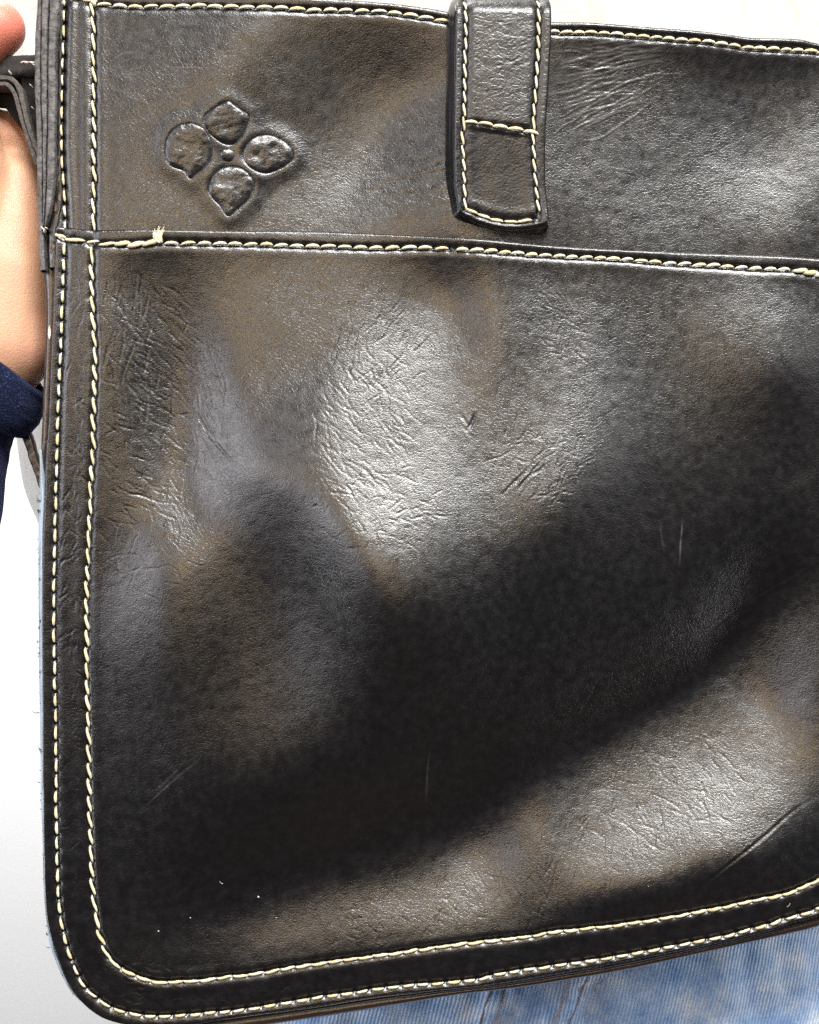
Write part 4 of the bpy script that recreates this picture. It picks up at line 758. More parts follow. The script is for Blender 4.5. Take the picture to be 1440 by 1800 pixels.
for i, p in enumerate(PETALS):
    cap("petal", p, 3.2, P_UPPER, 40 + i)
cap("flower_centre", DOT, 4.0, P_UPPER, 50)

# ---- closure strap
ST_OUT = np.vstack([[(795,-90),(795,0)], [(787,22),(785,60),(785,130),(783,200),(783,300),(786,370),(787,400)], [(800,406),(820,411),(855,417),(895,420),(925,418),(950,412),(965,399)],
                    [(962,370),(957,325),(956,250),(957,225),(960,175),(965,80),(965,25),(963,0),(962,-90)]]).astype(float)
ST_FRONT = np.vstack([[(801,-90),(801,0),(799,60),(798,150),(797,250),(799,330),(806,374)], [(820,384),(840,393),(870,401),(895,404),(932,402),(964,397)],
                      [(961,370),(956,325),(955,250),(956,225),(959,175),(964,80),(964,25),(962,0),(961,-90)]]).astype(float)
def h_strapbase(X, Y):
    b = bulge(880, np.clip(Y, 40, 400)) if False else np.interp(Y, [-100, 60, 400], [bulge(880, 60) + 0, bulge(880, 60), bulge(880, 395)])
    h = b + 48 - 0.055 * (np.minimum(Y, 228) - 30) - 0.13 * (np.maximum(Y, 228) - 228)
    h = h - 0.020 * np.clip(45 - Y, 0, None) ** 2
    h = h + 5 * ssm(330, 395, Y) * ((X - 880) / 80) ** 2          # the end curls at its corners
    return h
def h_strap(X, Y, xs, ys):
    H = np.array(h_strapbase(X, Y)); Wr = np.zeros_like(H)
    u = (X - 876) / 62.0
    H += 3.5 * np.clip(1 - u * u, 0, 1) * np.where(Y < 232, 1, 0.3)
    # second layer ends at the cross seam, the lower patch sits lower
    H -= 4.5 * ssm(228 + (X - 815) * 0.14, 238 + (X - 815) * 0.14, Y) * np.clip(1 - u ** 4, 0, 1)
    H += 3.0 * ssm(300, 385, Y) * np.clip(1 - u * u, 0, 1)
    H += 0.8 * fbm(X / 22, Y / 12, 31) * ssm(330, 60, Y) + 0.8 * fbm(X / 30, Y / 30, 33)
    add_seam(H, X, Y, STRAP_L, 3.2, 5, 1.0); add_seam(H, X, Y, STRAP_R, 3.2, 5, 1.0)
    add_seam(H, X, Y, STRAP_B, 3.2, 5, 1.0); add_seam(H, X, Y, STRAP_C, 3.0, 5, 0.0)
    add_holes(H, X, Y, 'strap'); add_marks(H, Wr, X, Y)
    return H, Wr * 0
def h_strapedge(X, Y, xs, ys):
    D, _, _ = line_field(X, Y, np.vstack([ST_FRONT, ST_FRONT[:1]]), 40)
    i_ = inside(X, Y, ST_FRONT)
    d = np.where(i_, 0, D)
    H = h_strapbase(X, Y) - 6 - 1.75 * d + 0.8 * np.sin(d * 0.9)
    return H, np.zeros_like(H)
P_STRAP = sheet("closure_strap", resample(ST_FRONT, 4), h_strap, 1.8, M_STRAP, BAG, thick=7, round_r=4, round_h=3)
sheet("strap_edge", resample(ST_OUT, 4), h_strapedge, 2.2, M_EDGE, P_STRAP, thick=14, round_r=3, round_h=2)

# ---- thread
def stitch_mesh(kind, seed):
    """one stitch of unit length along x: two plies laid together, ends diving into the leather"""
    rs = random.Random(seed)
    V = []; F = []
    nr, ns = 9, 7
    for i in range(nr):
        t = i / (nr - 1)
        x = (t - 0.5)
        e = 4 * t * (1 - t)
        rad = 0.5 * (0.30 + 0.70 * min(1, e * 1.9)) * rs.uniform(0.93, 1.07)
        if kind == 'arch':
            yo = 0.34 * (e - 0.5) + 0.10 * (t - .5); zo = 0.75 * e ** 0.7 - 0.45
        elif kind == 'slant':
            yo = 0.34 * (t - 0.5) - 0.10 * math.sin(2 * math.pi * t); zo = 0.80 * e ** 0.6 - 0.45
        else:
            yo = 0.12 * (t - .5); zo = 0.85 * e ** 0.6 - 0.60
        for k in range(ns):
            a = 2 * math.pi * k / ns + t * 2.6
            V.append((x, yo + rad * math.cos(a) * (1.0 + 0.10 * math.cos(2 * a + t * 12)), zo + rad * 0.8 * math.sin(a)))
    for i in range(nr - 1):
        for k in range(ns):
            F.append((i * ns + k, i * ns + (k + 1) % ns, (i + 1) * ns + (k + 1) % ns, (i + 1) * ns + k))
    F.append(tuple(range(ns))[::-1]); F.append(tuple((nr - 1) * ns + k for k in range(ns)))
    return V, F
PROTO = {}
for kd in ('arch', 'slant', 'oval'):
    for s in range(4):
        V, F = stitch_mesh(kd, s * 7 + len(kd))
        me = bpy.data.meshes.new("stitch"); me.from_pydata(V, [], F); me.update()
        me.polygons.foreach_set('use_smooth', [True] * len(me.polygons)); me.materials.append(M_THREAD)
        PROTO[(kd, s)] = (me, V, F)

def surf(key, x, y):
    st = 1.0
    if key == 'strap':
        u = (x - 876) / 62.0
        h = float(h_strapbase(np.float64(x), np.float64(y)))
        h += -4.5 * float(ssm(228 + (x - 815) * 0.14, 238 + (x - 815) * 0.14, np.float64(y))) * max(0, 1 - u ** 4)
        return h - 1.5
    return float(bulge(x, y)) + (POCKET_RISE if key == 'pocket' else 0) - 2.0
order = sorted(range(len(STITCHES)), key=lambda i: -(STITCHES[i][4] * STITCHES[i][5]) + (500 if (STITCHES[i][1] > 1440 or STITCHES[i][2] < 0) else 0))
PAR = {'upper': P_UPPER, 'pocket': P_POCKET, 'strap': P_STRAP}
rest = {'V': [], 'F': []}
for rank, i in enumerate(order):
    key, x, y, ang, ln, wd, kind = STITCHES[i]
    wd *= 0.67
    me, V, F = PROTO[(kind, i % 4)]
    h = surf(key, x, y)
    # slope of the leather along the stitch
    dx, dy = math.cos(ang), math.sin(ang)
    h1 = surf(key, x + 12 * dx, y + 12 * dy); h0 = surf(key, x - 12 * dx, y - 12 * dy)
    tv = Vector((dx * 24, h0 - h1, -dy * 24)).normalized()         # world axes: x, y(depth), z
    nv = Vector((0, -1, 0)); nv = (nv - tv * nv.dot(tv)).normalized()
    bv_ = nv.cross(tv).normalized()
    lift = {'arch': 3.4, 'slant': 3.2, 'oval': 2.6}[kind]
    loc = Vector(W(x, y, h + lift).tolist())
    M = Matrix(((tv.x * ln * S, bv_.x * wd * S, nv.x * wd * S * 0.8, loc.x), (tv.y * ln * S, bv_.y * wd * S, nv.y * wd * S * 0.8, loc.y), (tv.z * ln * S, bv_.z * wd * S, nv.z * wd * S * 0.8, loc.z), (0, 0, 0, 1)))
    if rank < 300:
        o = bpy.data.objects.new("stitch", me); link(o)
        o.parent = PAR[key]
        o.matrix_parent_inverse = Matrix.Translation(-wloc(PAR[key]))
        o.matrix_basis = M
    else:
        b0 = len(rest['V'])
        rest['V'] += [tuple(M @ Vector(v)) for v in V]
        rest['F'] += [tuple(b0 + k for k in f) for f in F]
if rest['V']:
    o = mesh_obj("small_stitches", rest['V'], rest['F'], M_THREAD, BAG); o['kind'] = 'stuff'

# ---- tubes and ribbons
def tube(path, radii, ns=6, cap=True):
    """path: list of world Vectors"""
    V = []; F = []
    n = len(path)
    up = Vector((0.13, -0.9, 0.2))
    for i, p in enumerate(path):
        a = path[max(0, i - 1)]; b = path[min(n - 1, i + 1)]
        t = (b - a).normalized()
        s = t.cross(up).normalized(); q = s.cross(t).normalized()
        for k in range(ns):
            an = 2 * math.pi * k / ns
            V.append(tuple(p + (s * math.cos(an) + q * math.sin(an)) * radii[i]))
    for i in range(n - 1):
        for k in range(ns):
            F.append((i * ns + k, i * ns + (k + 1) % ns, (i + 1) * ns + (k + 1) % ns, (i + 1) * ns + k))
    if cap:
        F.append(tuple(range(ns))[::-1]); F.append(tuple((n - 1) * ns + k for k in range(ns)))
    return V, F

def pw(x, y, h):
    return Vector(W(x, y, h).tolist())

def seen(x, y, h):
    """plane coordinates of a point at depth h that the lens sees at x, y of the bag plane"""
    k = (DC / S - np.asarray(h, float)) / (DC / S)
    return 720 + (np.asarray(x, float) - 720) * k, 900 + (np.asarray(y, float) - 900) * k

def pb(x, y, h):
    X_, Y_ = seen(x, y, h)
    return pw(float(X_), float(Y_), h)

# loose thread tail at the start of the pocket seam
V = []; F = []
for i in range(60):
    x, y = 284 + random.uniform(-5, 3), 425 + random.uniform(-3, 3)
    a = math.radians(random.gauss(-128, 17)); l = random.uniform(8, 24)
    hh = surf('pocket', x, y) + 6
    pth = []
    for k in range(5):
        t = k / 4
        pth.append(pw(x + l * t * math.cos(a + t * 0.5), y + l * t * math.sin(a + t * 0.5), hh + 5 * t * random.uniform(0.4, 1)))
    v, f = tube(pth, [0.9 * S * (1 - 0.6 * k / 4) for k in range(5)], 4)
    b0 = len(V); V += v; F += [tuple(b0 + k for k in ff) for ff in f]
o = mesh_obj("frayed_thread_tail", V, F, M_THREAD, P_POCKET); o['label'] = "frayed tuft of loose cream thread"

# whiskers of fibre: left edge, pocket edge
V = []; F = []
ec = resample(spline(BAG_EDGE), 2)
def fibre(x, y, h, ang, l, r):
    global V, F
    pth = [pw(x + l * t * math.cos(ang + c_ * t), y + l * t * math.sin(ang + c_ * t), h) for t in (0, .33, .66, 1) for c_ in [0.6]]
    v, f = tube(pth, [r * S * k for k in (1, .8, .6, .35)], 4)
    b0 = len(V); V += v; F += [tuple(b0 + k for k in ff) for ff in f]
lft = ec[(ec[:, 1] > 800) & (ec[:, 0] < 130)]
for i in range(110):
    p = lft[random.randrange(len(lft))]
    fibre(p[0] + random.uniform(-1, 7), p[1], -24 + random.uniform(-5, 14), math.radians(180 + random.gauss(0, 35)), random.choice([3, 4, 5, 6, 13 if i % 4 == 0 else 5]), random.uniform(0.5, 1.3))
pc = resample(spline(POCKET_EDGE), 2); pc = pc[(pc[:, 0] > 560) & (pc[:, 0] < 1400)]
for i in range(34):
    p = pc[random.randrange(len(pc))]
    fibre(p[0], p[1] + 2, surf('pocket', p[0], p[1]) - 1, math.radians(random.choice([-50, -60, -120, -20, -150]) + random.gauss(0, 14)), random.choice([4, 5, 6, 10]), 0.9)
for (x, y) in [(1098,436),(1101,434),(1112,436),(1270,443)]:
    fibre(x, y + 1, surf('pocket', x, y) - 1, math.radians(-60), 12, 1.1)
o = mesh_obj("loose_fibres", V, F, M_FIBRE, BAG); o['kind'] = 'stuff'

# dust and lint on the leather
V = []; F = []
spots = [(453,1580,1.7),(335,1613,1.0),(280,1635,1.2)] + [(random.uniform(190, 1430), random.uniform(460, 1620), random.uniform(0.4, 0.8)) for _ in range(9)]
for x, y, r in spots:
    b0 = len(V); h = surf('pocket', x, y) + 3.2
    for k in range(6):
        a = k * math.pi / 3
        V.append(tuple(pw(x + r * math.cos(a) * random.uniform(.6, 1.3), y + r * math.sin(a) * random.uniform(.6, 1.3), h)))
    V.append(tuple(pw(x, y, h + r))); V.append(tuple(pw(x, y, h - r)))
    for k in range(6):
        F.append((b0 + k, b0 + 6, b0 + (k + 1) % 6)); F.append((b0 + k, b0 + (k + 1) % 6, b0 + 7))
for _ in range(2):
    x, y = random.uniform(190, 1430), random.uniform(460, 1600)
    fibre(x, y, surf('pocket', x, y) + 3.5, random.uniform(0, 6.28), random.uniform(6, 16), 0.35)
o = mesh_obj("dust_specks", V, F, M_FLAKE, BAG, smooth=False); o['kind'] = 'stuff'

# ---- edge binding and gusset, swept between the front edge and the silhouette
def match(curve_a, curve_b, n):
    a = resample(curve_a, 2); b = resample(curve_b, 2)
    ia = np.linspace(0, len(a) - 1, n).astype(int)
    A = a[ia]
    B = []
    j0 = 0
    for p in A:
        seg = b[j0:j0 + 160]
        d = np.hypot(seg[:, 0] - p[0], seg[:, 1] - p[1])
        j0 = j0 + int(np.argmin(d)); B.append(b[j0])
    return A, np.array(B)
fe2 = spline([(99, 400)] + [p for p in FRONT_EDGE if p[1] > 405])
be2 = spline([p for p in BAG_EDGE if p[1] > 362])
A, B = match(fe2, be2, 420)
# smooth the matched outer curve
for _ in range(12):
    B[1:-1] = (B[:-2] + B[1:-1] * 2 + B[2:]) / 4
hb = bulge(A[:, 0], A[:, 1]) + POCKET_RISE
bott = ssm(1650, 1790, A[:, 1])[:, None] * ssm(120, 420, A[:, 0])[:, None]   # 0 on the left side, 1 along the bottom
bott = np.maximum(bott, ssm(300, 600, A[:, 0])[:, None])
def sweep(name, rows, mat, parent):
    """rows: list of (n,3) px arrays"""
    n = len(rows[0]); V = np.vstack([W(r[:, 0], r[:, 1], r[:, 2]) for r in rows])
    F = []
    for i in range(len(rows) - 1):
        a = np.arange(n - 1) + i * n
        F.append(np.stack([a, a + 1, a + 1 + n, a + n], -1))
    return mesh_obj(name, V, np.vstack(F), mat, parent, attrs=None)
def between(f, h):
    p = A + (B - A) * f
    return np.column_stack([p, h])
wob = 1.0 * fbm(np.arange(420) / 9.0, np.zeros(420), 3)
rows = []
# rolled binding: 0 .. 0.45 of the way out along the bottom, a thin line on the left
for k in range(9):
    t = k / 8
    fo = (0.02 + 0.50 * t) * bott[:, 0] + (0.02 + 0.20 * t) * (1 - bott[:, 0])
    rows.append(between(np.repeat(fo[:, None], 1, 1), hb - 14 + (9 + 3 * wob) * math.sin(math.pi * t) - 12 * t))
sweep("edge_binding", rows, M_EDGE, BAG)
rows = []
for k in range(12):
    t = k / 11
    fo = (0.50 + 0.50 * min(1, t * 1.3)) * bott[:, 0] + (0.20 + 0.80 * min(1, t * 1.5)) * (1 - bott[:, 0])
    hh = hb - 24 - 8 * t + 5 * math.sin(math.pi * min(1, t * 1.3)) + wob * 2 - (60 * max(0, t - 0.8))
    hh = hh - 18 * (1 - bott[:, 0]) * ssm(780, 880, A[:, 1])
    rows.append(between(np.repeat(fo[:, None], 1, 1), hh))
rows.append(np.column_stack([B, hb * 0 - 125]))
P_GUS = sweep("gusset", rows, M_GUSSET, BAG)
# polished edge of the back leather, left side; pale wall reflection painted into its colour
LE = resample(spline([p for p in BAG_EDGE if p[1] > 780 and p[0] < 180 and p[1] < 1800]), 6)
nl = len(LE)
wdt = 9.0 * ssm(780, 900, LE[:, 1]) * (1 - 0.35 * ssm(1550, 1790, LE[:, 1])) + 2
tn = np.gradient(LE, axis=0); nn = np.column_stack([tn[:, 1] * -1, tn[:, 0]]); nn /= np.hypot(nn[:, 0], nn[:, 1])[:, None]
if nn[5, 0] < 0: nn = -nn
rows = []
for k in range(7):
    t = k / 6
    p = LE - nn * 1.5 + nn * (wdt * t)[:, None]
    hz = -20 + 12 * t + 1.2 * math.sin(math.pi * t) + 0.8 * fbm(LE[:, 1] / 7.0, np.zeros(nl) + t * 3, 12)
    rows.append(np.column_stack([p, hz]))
rows.append(np.column_stack([LE + nn * (wdt + 1)[:, None], np.full(nl, -28.0)]))
rows.insert(0, np.column_stack([LE - nn * 0.5, np.full(nl, -70.0)]))
M_BACKEDGE = simple("pale_blue_edge_reflection", (0.38, 0.46, 0.55), 0.32, 420, 0.35, 0.5, 500, 0.0002, stretch=(1, 1, 0.15))
o = sweep("back_edge", rows, M_BACKEDGE, BAG); o['label'] = "glossy rear edge down the left side, pale blue reflection in its colour"

# back panel of the bag
bk = np.vstack([te[te[:, 0] > 70], (resample(spline([p for p in BAG_EDGE if p[1] > 0]), 12))[::-1]])
def h_back(X, Y, xs, ys):
    return -128 + 6 * fbm(X / 300, Y / 300, 4), np.zeros_like(X)
sheet("back_panel", bk - np.array([-6, 0]), h_back, 14, M_GUSSET, BAG, thick=10, round_r=20, round_h=6)

# ---- cut edge of stacked leather layers, top left
def layer(name, lcurve, rcurve, h0, h1, mat, y0, y1, seed, parent):
    ys = np.arange(y0, y1 + 1, 3.0)
    xl = np.interp(ys, [p[1] for p in lcurve], [p[0] for p in lcurve]); xr = np.interp(ys, [p[1] for p in rcurve], [p[0] for p in rcurve])
    xl = xl + 1.2 * fbm(ys / 22, ys * 0 + seed, seed); xr = xr + 1.2 * fbm(ys / 22, ys * 0 + seed + 5, seed)
    rows = [np.column_stack([xl, ys, ys * 0 + h0 - 70]), np.column_stack([xl + .5, ys, ys * 0 + h0 - 5])]
    for k in range(9):
        t = k / 8
        e = math.sqrt(max(0, 1 - (2 * t - 1) ** 4))
        hh = h0 + (h1 - h0) * t + 3.2 * e - 2 + 2.0 * fbm(ys / 9, ys * 0 + t * 4, seed + 3)
        rows.append(np.column_stack([xl + (xr - xl) * (0.04 + 0.92 * t), ys, hh]))
    rows.append(np.column_stack([xr - .5, ys, ys * 0 + h1 - 5])); rows.append(np.column_stack([xr, ys, ys * 0 + h1 - 40]))
    return sweep(name, rows, mat, parent)
L0 = [(66,-60),(66,0),(62,60),(61,95),(61,162),(65,250),(65,312),(67,362),(68,437),(70,480)]
L1 = [(75,-60),(75,0),(74,60),(73,110),(74,180),(76,230),(77,300),(77,362),(78,400),(80,437),(82,462)]
L2 = [(89,-60),(89,0),(87,60),(86,110),(86,180),(86,230),(84,290),(84,330),(82,372),(81,400)]
L3 = [(111,-60),(110,0),(106,50),(102,83),(102,150),(102,200),(100,250),(101,287),(100,320),(95,362),(87,390),(82,405)]
layer("edge_layer", L0, L1, 2, 9, M_RAW, -40, 478, 3, BAG)
layer("edge_layer", [(a + 1, b) for a, b in L1], L2, 9, 12, M_RAW, -40, 398, 8, BAG)
layer("edge_layer", [(a + 1.2, b) for a, b in L2], L3, 12, 14, M_RAW, -40, 402, 13, BAG)
# dark channel between the layers and the outer seam
CH0 = [(100,-60),(100,200),(97,290),(94,330),(90,370),(84,400),(84,480)]
CH1 = [(114,-60),(110,100),(108,200),(108,280),(112,350),(104,405),(100,480)]
layer("edge_channel", CH0, CH1, 0, 1, M_EDGE, -40, 470, 21, BAG)

# ---- shoulder strap looped through at the top left
def ribbon(name, path, thick, h0, h1, mat, parent, seed, edge_mat=None, rough=1.6):
    c = resample(spline(path), 3.0)
    n = len(c)
    t_ = np.gradient(c, axis=0); nn = np.column_stack([-t_[:, 1], t_[:, 0]]); nn /= np.hypot(nn[:, 0], nn[:, 1])[:, None]
    s = np.arange(n) * 3.0
    th = thick * (1 + 0.25 * fbm(s / 25, s * 0, seed))
    prof = [(-.5, 1), (-.5, .5), (-.5, 0.04), (-.42, 0), (-.2, -0.02), (0, 0.01), (.2, -0.02), (.42, 0), (.5, 0.04), (.5, .5), (.5, 1)]
    rows = []
    for k, (u, v) in enumerate(prof):
        jit_ = rough * fbm(s / 7, s * 0 + k * 1.7, seed + k)
        cs_ = np.column_stack(seen(c[:, 0], c[:, 1], h0))
        rows.append(np.column_stack([cs_ + nn * (th * u + jit_)[:, None], h0 + (h1 - h0) * v + jit_ * 1.3]))
    return sweep(name, rows, mat, parent)
P_SH = ribbon("shoulder_strap", [(-120,120),(-40,116),(20,115),(80,113)], 40, -52, -150, M_SUEDE, BAG, 61, rough=4)
ribbon("strap_fold", [(-120,136),(-40,135),(0,136),(20,139),(33,155),(40,180),(46,207),(56,240),(70,276)], 9, -38, -100, M_RAWG, P_SH, 66)
ribbon("strap_fold", [(-120,146),(-40,146),(0,147),(14,149),(26,166),(33,190),(39,214),(49,245),(66,290)], 8, -41, -100, M_RAWG, P_SH, 69)
sheet("strap_gap_shade", np.column_stack(seen(*np.array([(36,120),(76,118),(84,310),(72,300),(60,250),(48,190),(38,150)], float).T, -62)), lambda X, Y, a, b: (-62 + 3 * fbm(X / 9, Y / 9, 3), X * 0), 3, M_VOID, P_SH, thick=20, round_r=3, round_h=2)  # near-black sheet standing in for shade between strap and bag edge
sheet("strap_under_shade", np.column_stack(seen(*np.array([(-80,138),(30,138),(44,170),(58,232),(52,245),(30,216),(5,184),(-80,176)], float).T, -78)), lambda X, Y, a, b: (-78 + X * 0, X * 0), 4, M_VOID, P_SH, thick=20, round_r=3, round_h=2)  # dark sheet put in for the shadow below the strap folds
ribbon("strap_tail", [(30,730),(48,772),(58,806),(74,850),(90,900)], 15, -150, -170, M_GUSSET, P_SH, 72)
# flakes of pale finish
V = []; F = []
for (x, y, l, a) in [(35,97,14,5),(48,98,16,8),(52,99,8,0),(44,138,6,40),(57,156,12,62),(61,164,10,70),(47,178,5,30),(50,102,6,20),(28,98,5,0),(6,114,5,80),(84,583,26,88),(70,447,4,0),(78,452,3,10),(79,404,8,50),(86,404,7,20),(82,408,7,100)]:
    h = -30 if x < 62 and y < 300 else (16 if y < 420 else -10)
    a = math.radians(a)
    pts = [(-.5, 0), (-.2, .22), (.15, .3), (.5, .05), (.2, -.22), (-.15, -.25)]
    b0 = len(V)
    for u, v in pts: V.append(tuple(pw(x + l * (u * math.cos(a) - v * .35 * math.sin(a)), y + l * (u * math.sin(a) + v * .35 * math.cos(a)), h)))
    for u, v in pts: V.append(tuple(pw(x + l * (u * math.cos(a) - v * .35 * math.sin(a)), y + l * (u * math.sin(a) + v * .35 * math.cos(a)), h - 12)))
    F.append(tuple(b0 + k for k in range(6))); F += [(b0 + k, b0 + (k + 1) % 6, b0 + 6 + (k + 1) % 6, b0 + 6 + k) for k in range(6)]
o = mesh_obj("finish_flakes", V, F, M_FLAKE, BAG, smooth=False); o['kind'] = 'stuff'

# ================================================================== HAND AND SLEEVE
def sphere_chain_mesh(chains, name, mat, parent, voxel, smooth_it=8):
    """tapered limbs from overlapping ellipsoids, fused to one skin by voxel remeshing"""
    V = []; F = []
    nu, nv = 20, 12
    for ch in chains:
        c = resample_nd(np.array(ch, float))
        for x, y, h, r in c:
            ctr = pb(x, y, h); b0 = len(V)
            for j in range(nv + 1):
                ph = math.pi * j / nv
                for i in range(nu):
                    th = 2 * math.pi * i / nu
                    V.append((ctr.x + r * S * math.sin(ph) * math.cos(th), ctr.y + r * S * math.sin(ph) * math.sin(th), ctr.z + r * S * math.cos(ph)))
            for j in range(nv):
                for i in range(nu):
                    F.append((b0 + j * nu + i, b0 + (j + 1) * nu + i, b0 + (j + 1) * nu + (i + 1) % nu, b0 + j * nu + (i + 1) % nu))
    o = mesh_obj(name, V, np.array(F), mat, parent)
    md = o.modifiers.new("fuse", 'REMESH'); md.mode = 'VOXEL'; md.voxel_size = voxel; md.use_smooth_shade = True
    sm = o.modifiers.new("soften", 'SMOOTH'); sm.iterations = smooth_it; sm.factor = 0.6
    return o
def resample_nd(c):
    out = []
    for a, b in zip(c[:-1], c[1:]):
        n = max(2, int(np.linalg.norm(a[:3] - b[:3]) / (0.22 * min(a[3], b[3]))) + 1)
        for t in np.linspace(0, 1, n, endpoint=False):
            out.append(a + (b - a) * t)
    out.append(c[-1])
    return np.array(out)

def skin_material():
    m, t, b = nt("skin")
    L = t.links.new
    tc = N(t, 'ShaderNodeTexCoord')
    n = N(t, 'ShaderNodeTexNoise', Scale=45.0, Detail=4.0)
    L(tc.outputs['Object'], n.inputs['Vector'])
    r = ramp(t, n.outputs['Fac'], [(0.3, (0.50, 0.27, 0.165, 1)), (0.5, (0.58, 0.335, 0.21, 1)), (0.7, (0.63, 0.345, 0.235, 1))])
    # finger ends are pinker than the palm
    sep = N(t, 'ShaderNodeSeparateXYZ'); L(tc.outputs['Object'], sep.inputs[0])
    mr = N(t, 'ShaderNodeMapRange'); mr.inputs[1].default_value = CZ + 0.135; mr.inputs[2].default_value = CZ + 0.172
    L(sep.outputs['Z'], mr.inputs[0])
    mx = N(t, 'ShaderNodeMix', data_type='RGBA'); mx.inputs[7].default_value = (0.66, 0.20, 0.14, 1)
    L(mr.outputs[0], mx.inputs['Factor']); L(r.outputs[0], mx.inputs[6]); L(mx.outputs[2], b.inputs['Base Color'])
    b.inputs['Roughness'].default_value = 0.5
    b.inputs['Subsurface Weight'].default_value = 0.25
    b.inputs['Subsurface Radius'].default_value = (0.008, 0.003, 0.0015)
    b.inputs['Subsurface Scale'].default_value = 0.5
    w = N(t, 'ShaderNodeTexWave', Scale=420.0, Distortion=9.0, Detail=3.0); w.inputs['Detail Scale'].default_value = 0.6
    L(tc.outputs['Object'], w.inputs['Vector'])
    v = N(t, 'ShaderNodeTexVoronoi', Scale=620.0, feature='DISTANCE_TO_EDGE'); L(tc.outputs['Object'], v.inputs['Vector'])
    vr = N(t, 'ShaderNodeMapRange'); vr.inputs[2].default_value = 0.12; L(v.outputs['Distance'], vr.inputs[0])
    ad = N(t, 'ShaderNodeMath', operation='MULTIPLY_ADD'); ad.inputs[1].default_value = 0.4; L(w.outputs['Fac'], ad.inputs[0]); L(vr.outputs[0], ad.inputs[2])
    bp = N(t, 'ShaderNodeBump', Strength=0.35, Distance=0.00016)
    L(ad.outputs[0], bp.inputs['Height']); L(bp.outputs[0], b.inputs['Normal'])
    return m
M_SKIN = skin_material()
HOLDER = thing("person", "person at left whose bare hand in a navy sleeve grips the bag edge", "person", (-0.16, 0.03, CZ - 0.12))
HAND = sphere_chain_mesh([
    # wrist, heel of the hand, palm edge
    [(-220,900,-150,68), (-120,780,-140,72), (-45,680,-130,84), (5,600,-125,100), (12,480,-120,94), (22,400,-122,76), (30,330,-125,60)],
    [(0,560,-125,90), (-60,480,-140,85), (-90,360,-150,70)],
    # thumb: base, knuckle, bent tip over the strap
    [(-20,520,-105,82), (-40,400,-82,66), (-42,290,-66,54), (-58,200,-58,48), (-62,150,-58,46)],
    [(-62,150,-58,46), (-40,90,-55,45), (-3,50,-52,49)],
    # web of skin between thumb and index finger
    [(-50,230,-120,52), (0,240,-140,50), (40,255,-150,48)],
    # index finger crossing behind the bag
    [(0,400,-150,66), (40,310,-155,52), (60,230,-165,46), (150,190,-185,42), (250,185,-190,38), (320,192,-180,33)],
    [(20,450,-165,60), (70,370,-180,48), (180,320,-195,44), (290,318,-195,40), (365,322,-185,33)],
    [(10,520,-170,58), (80,470,-185,46), (185,430,-197,42), (290,428,-197,38), (350,430,-188,32)],
    [(0,600,-165,55), (80,580,-185,42), (170,550,-192,38), (250,545,-190,32), (285,545,-185,28)],
], "hand", M_SKIN, HOLDER, 0.0017, 6)

def navy_material():
    m, t, b = nt("navy_knit_cotton")
    L = t.links.new
    tc = N(t, 'ShaderNodeTexCoord')
    mp = N(t, 'ShaderNodeMapping'); mp.inputs['Rotation'].default_value = (0, math.radians(42), 0)
    L(tc.outputs['Object'], mp.inputs['Vector'])
    v = N(t, 'ShaderNodeTexVoronoi', Scale=1400.0); L(mp.outputs[0], v.inputs['Vector'])
    n = N(t, 'ShaderNodeTexNoise', Scale=1100.0, Detail=5.0, Roughness=0.7); L(tc.outputs['Object'], n.inputs['Vector'])
    r = ramp(t, n.outputs['Fac'], [(0.35, (0.004, 0.006, 0.022, 1)), (0.55, (0.007, 0.011, 0.038, 1)), (0.66, (0.06, 0.07, 0.16, 1))])
    L(r.outputs[0], b.inputs['Base Color'])
    b.inputs['Roughness'].default_value = 0.9
    b.inputs['Specular IOR Level'].default_value = 0.15
    b.inputs['Sheen Weight'].default_value = 0.12
    b.inputs['Sheen Tint'].default_value = (0.4, 0.5, 0.9, 1)
    ad = N(t, 'ShaderNodeMath', operation='ADD'); L(v.outputs['Distance'], ad.inputs[0]); L(n.outputs['Fac'], ad.inputs[1])
    bp = N(t, 'ShaderNodeBump', Strength=0.9, Distance=0.0004)
    L(ad.outputs[0], bp.inputs['Height']); L(bp.outputs[0], b.inputs['Normal'])
    return m
M_NAVY = navy_material()
# sleeve: a tube round the wrist, its cuff folded back
def cloth_tube(name, stations, mat, parent, seed, nseg=72):
    """stations: (x, y, h, r, ax, ay) px with the axis direction"""
    V = []; F = []
    st = np.array(stations, float)
    k = np.arange(len(st)); kk = np.linspace(0, len(st) - 1, len(st) * 8)
    st = np.stack([np.interp(kk, k, st[:, c]) for c in range(st.shape[1])], -1)
    for _ in range(3): st[1:-1] = (st[:-2] + 2 * st[1:-1] + st[2:]) / 4
    n = len(st)
    for i, (x, y, h, r, ax, ay) in enumerate(st):
        l = math.hypot(ax, ay); ax /= l; ay /= l
        for s_ in range(nseg):
            a = 2 * math.pi * s_ / nseg
            rr = r + 5.0 * float(fbm(np.float64(i * 0.16 + 3 * math.cos(a)), np.float64(3 * math.sin(a)), seed))
            u = rr * math.cos(a); v = rr * math.sin(a)
            xr_, yr_ = seen(x, y, h)
            V.append(tuple(pw(float(xr_) - ay * u, float(yr_) + ax * u, h + v * 0.95)))
    for i in range(n - 1):
        for s_ in range(nseg):
            F.append((i * nseg + s_, i * nseg + (s_ + 1) % nseg, (i + 1) * nseg + (s_ + 1) % nseg, (i + 1) * nseg + s_))
    o = mesh_obj(name, V, np.array(F), mat, parent)
    sd = o.modifiers.new("cloth_thickness", 'SOLIDIFY'); sd.thickness = 0.0012; sd.offset = 1
    return o
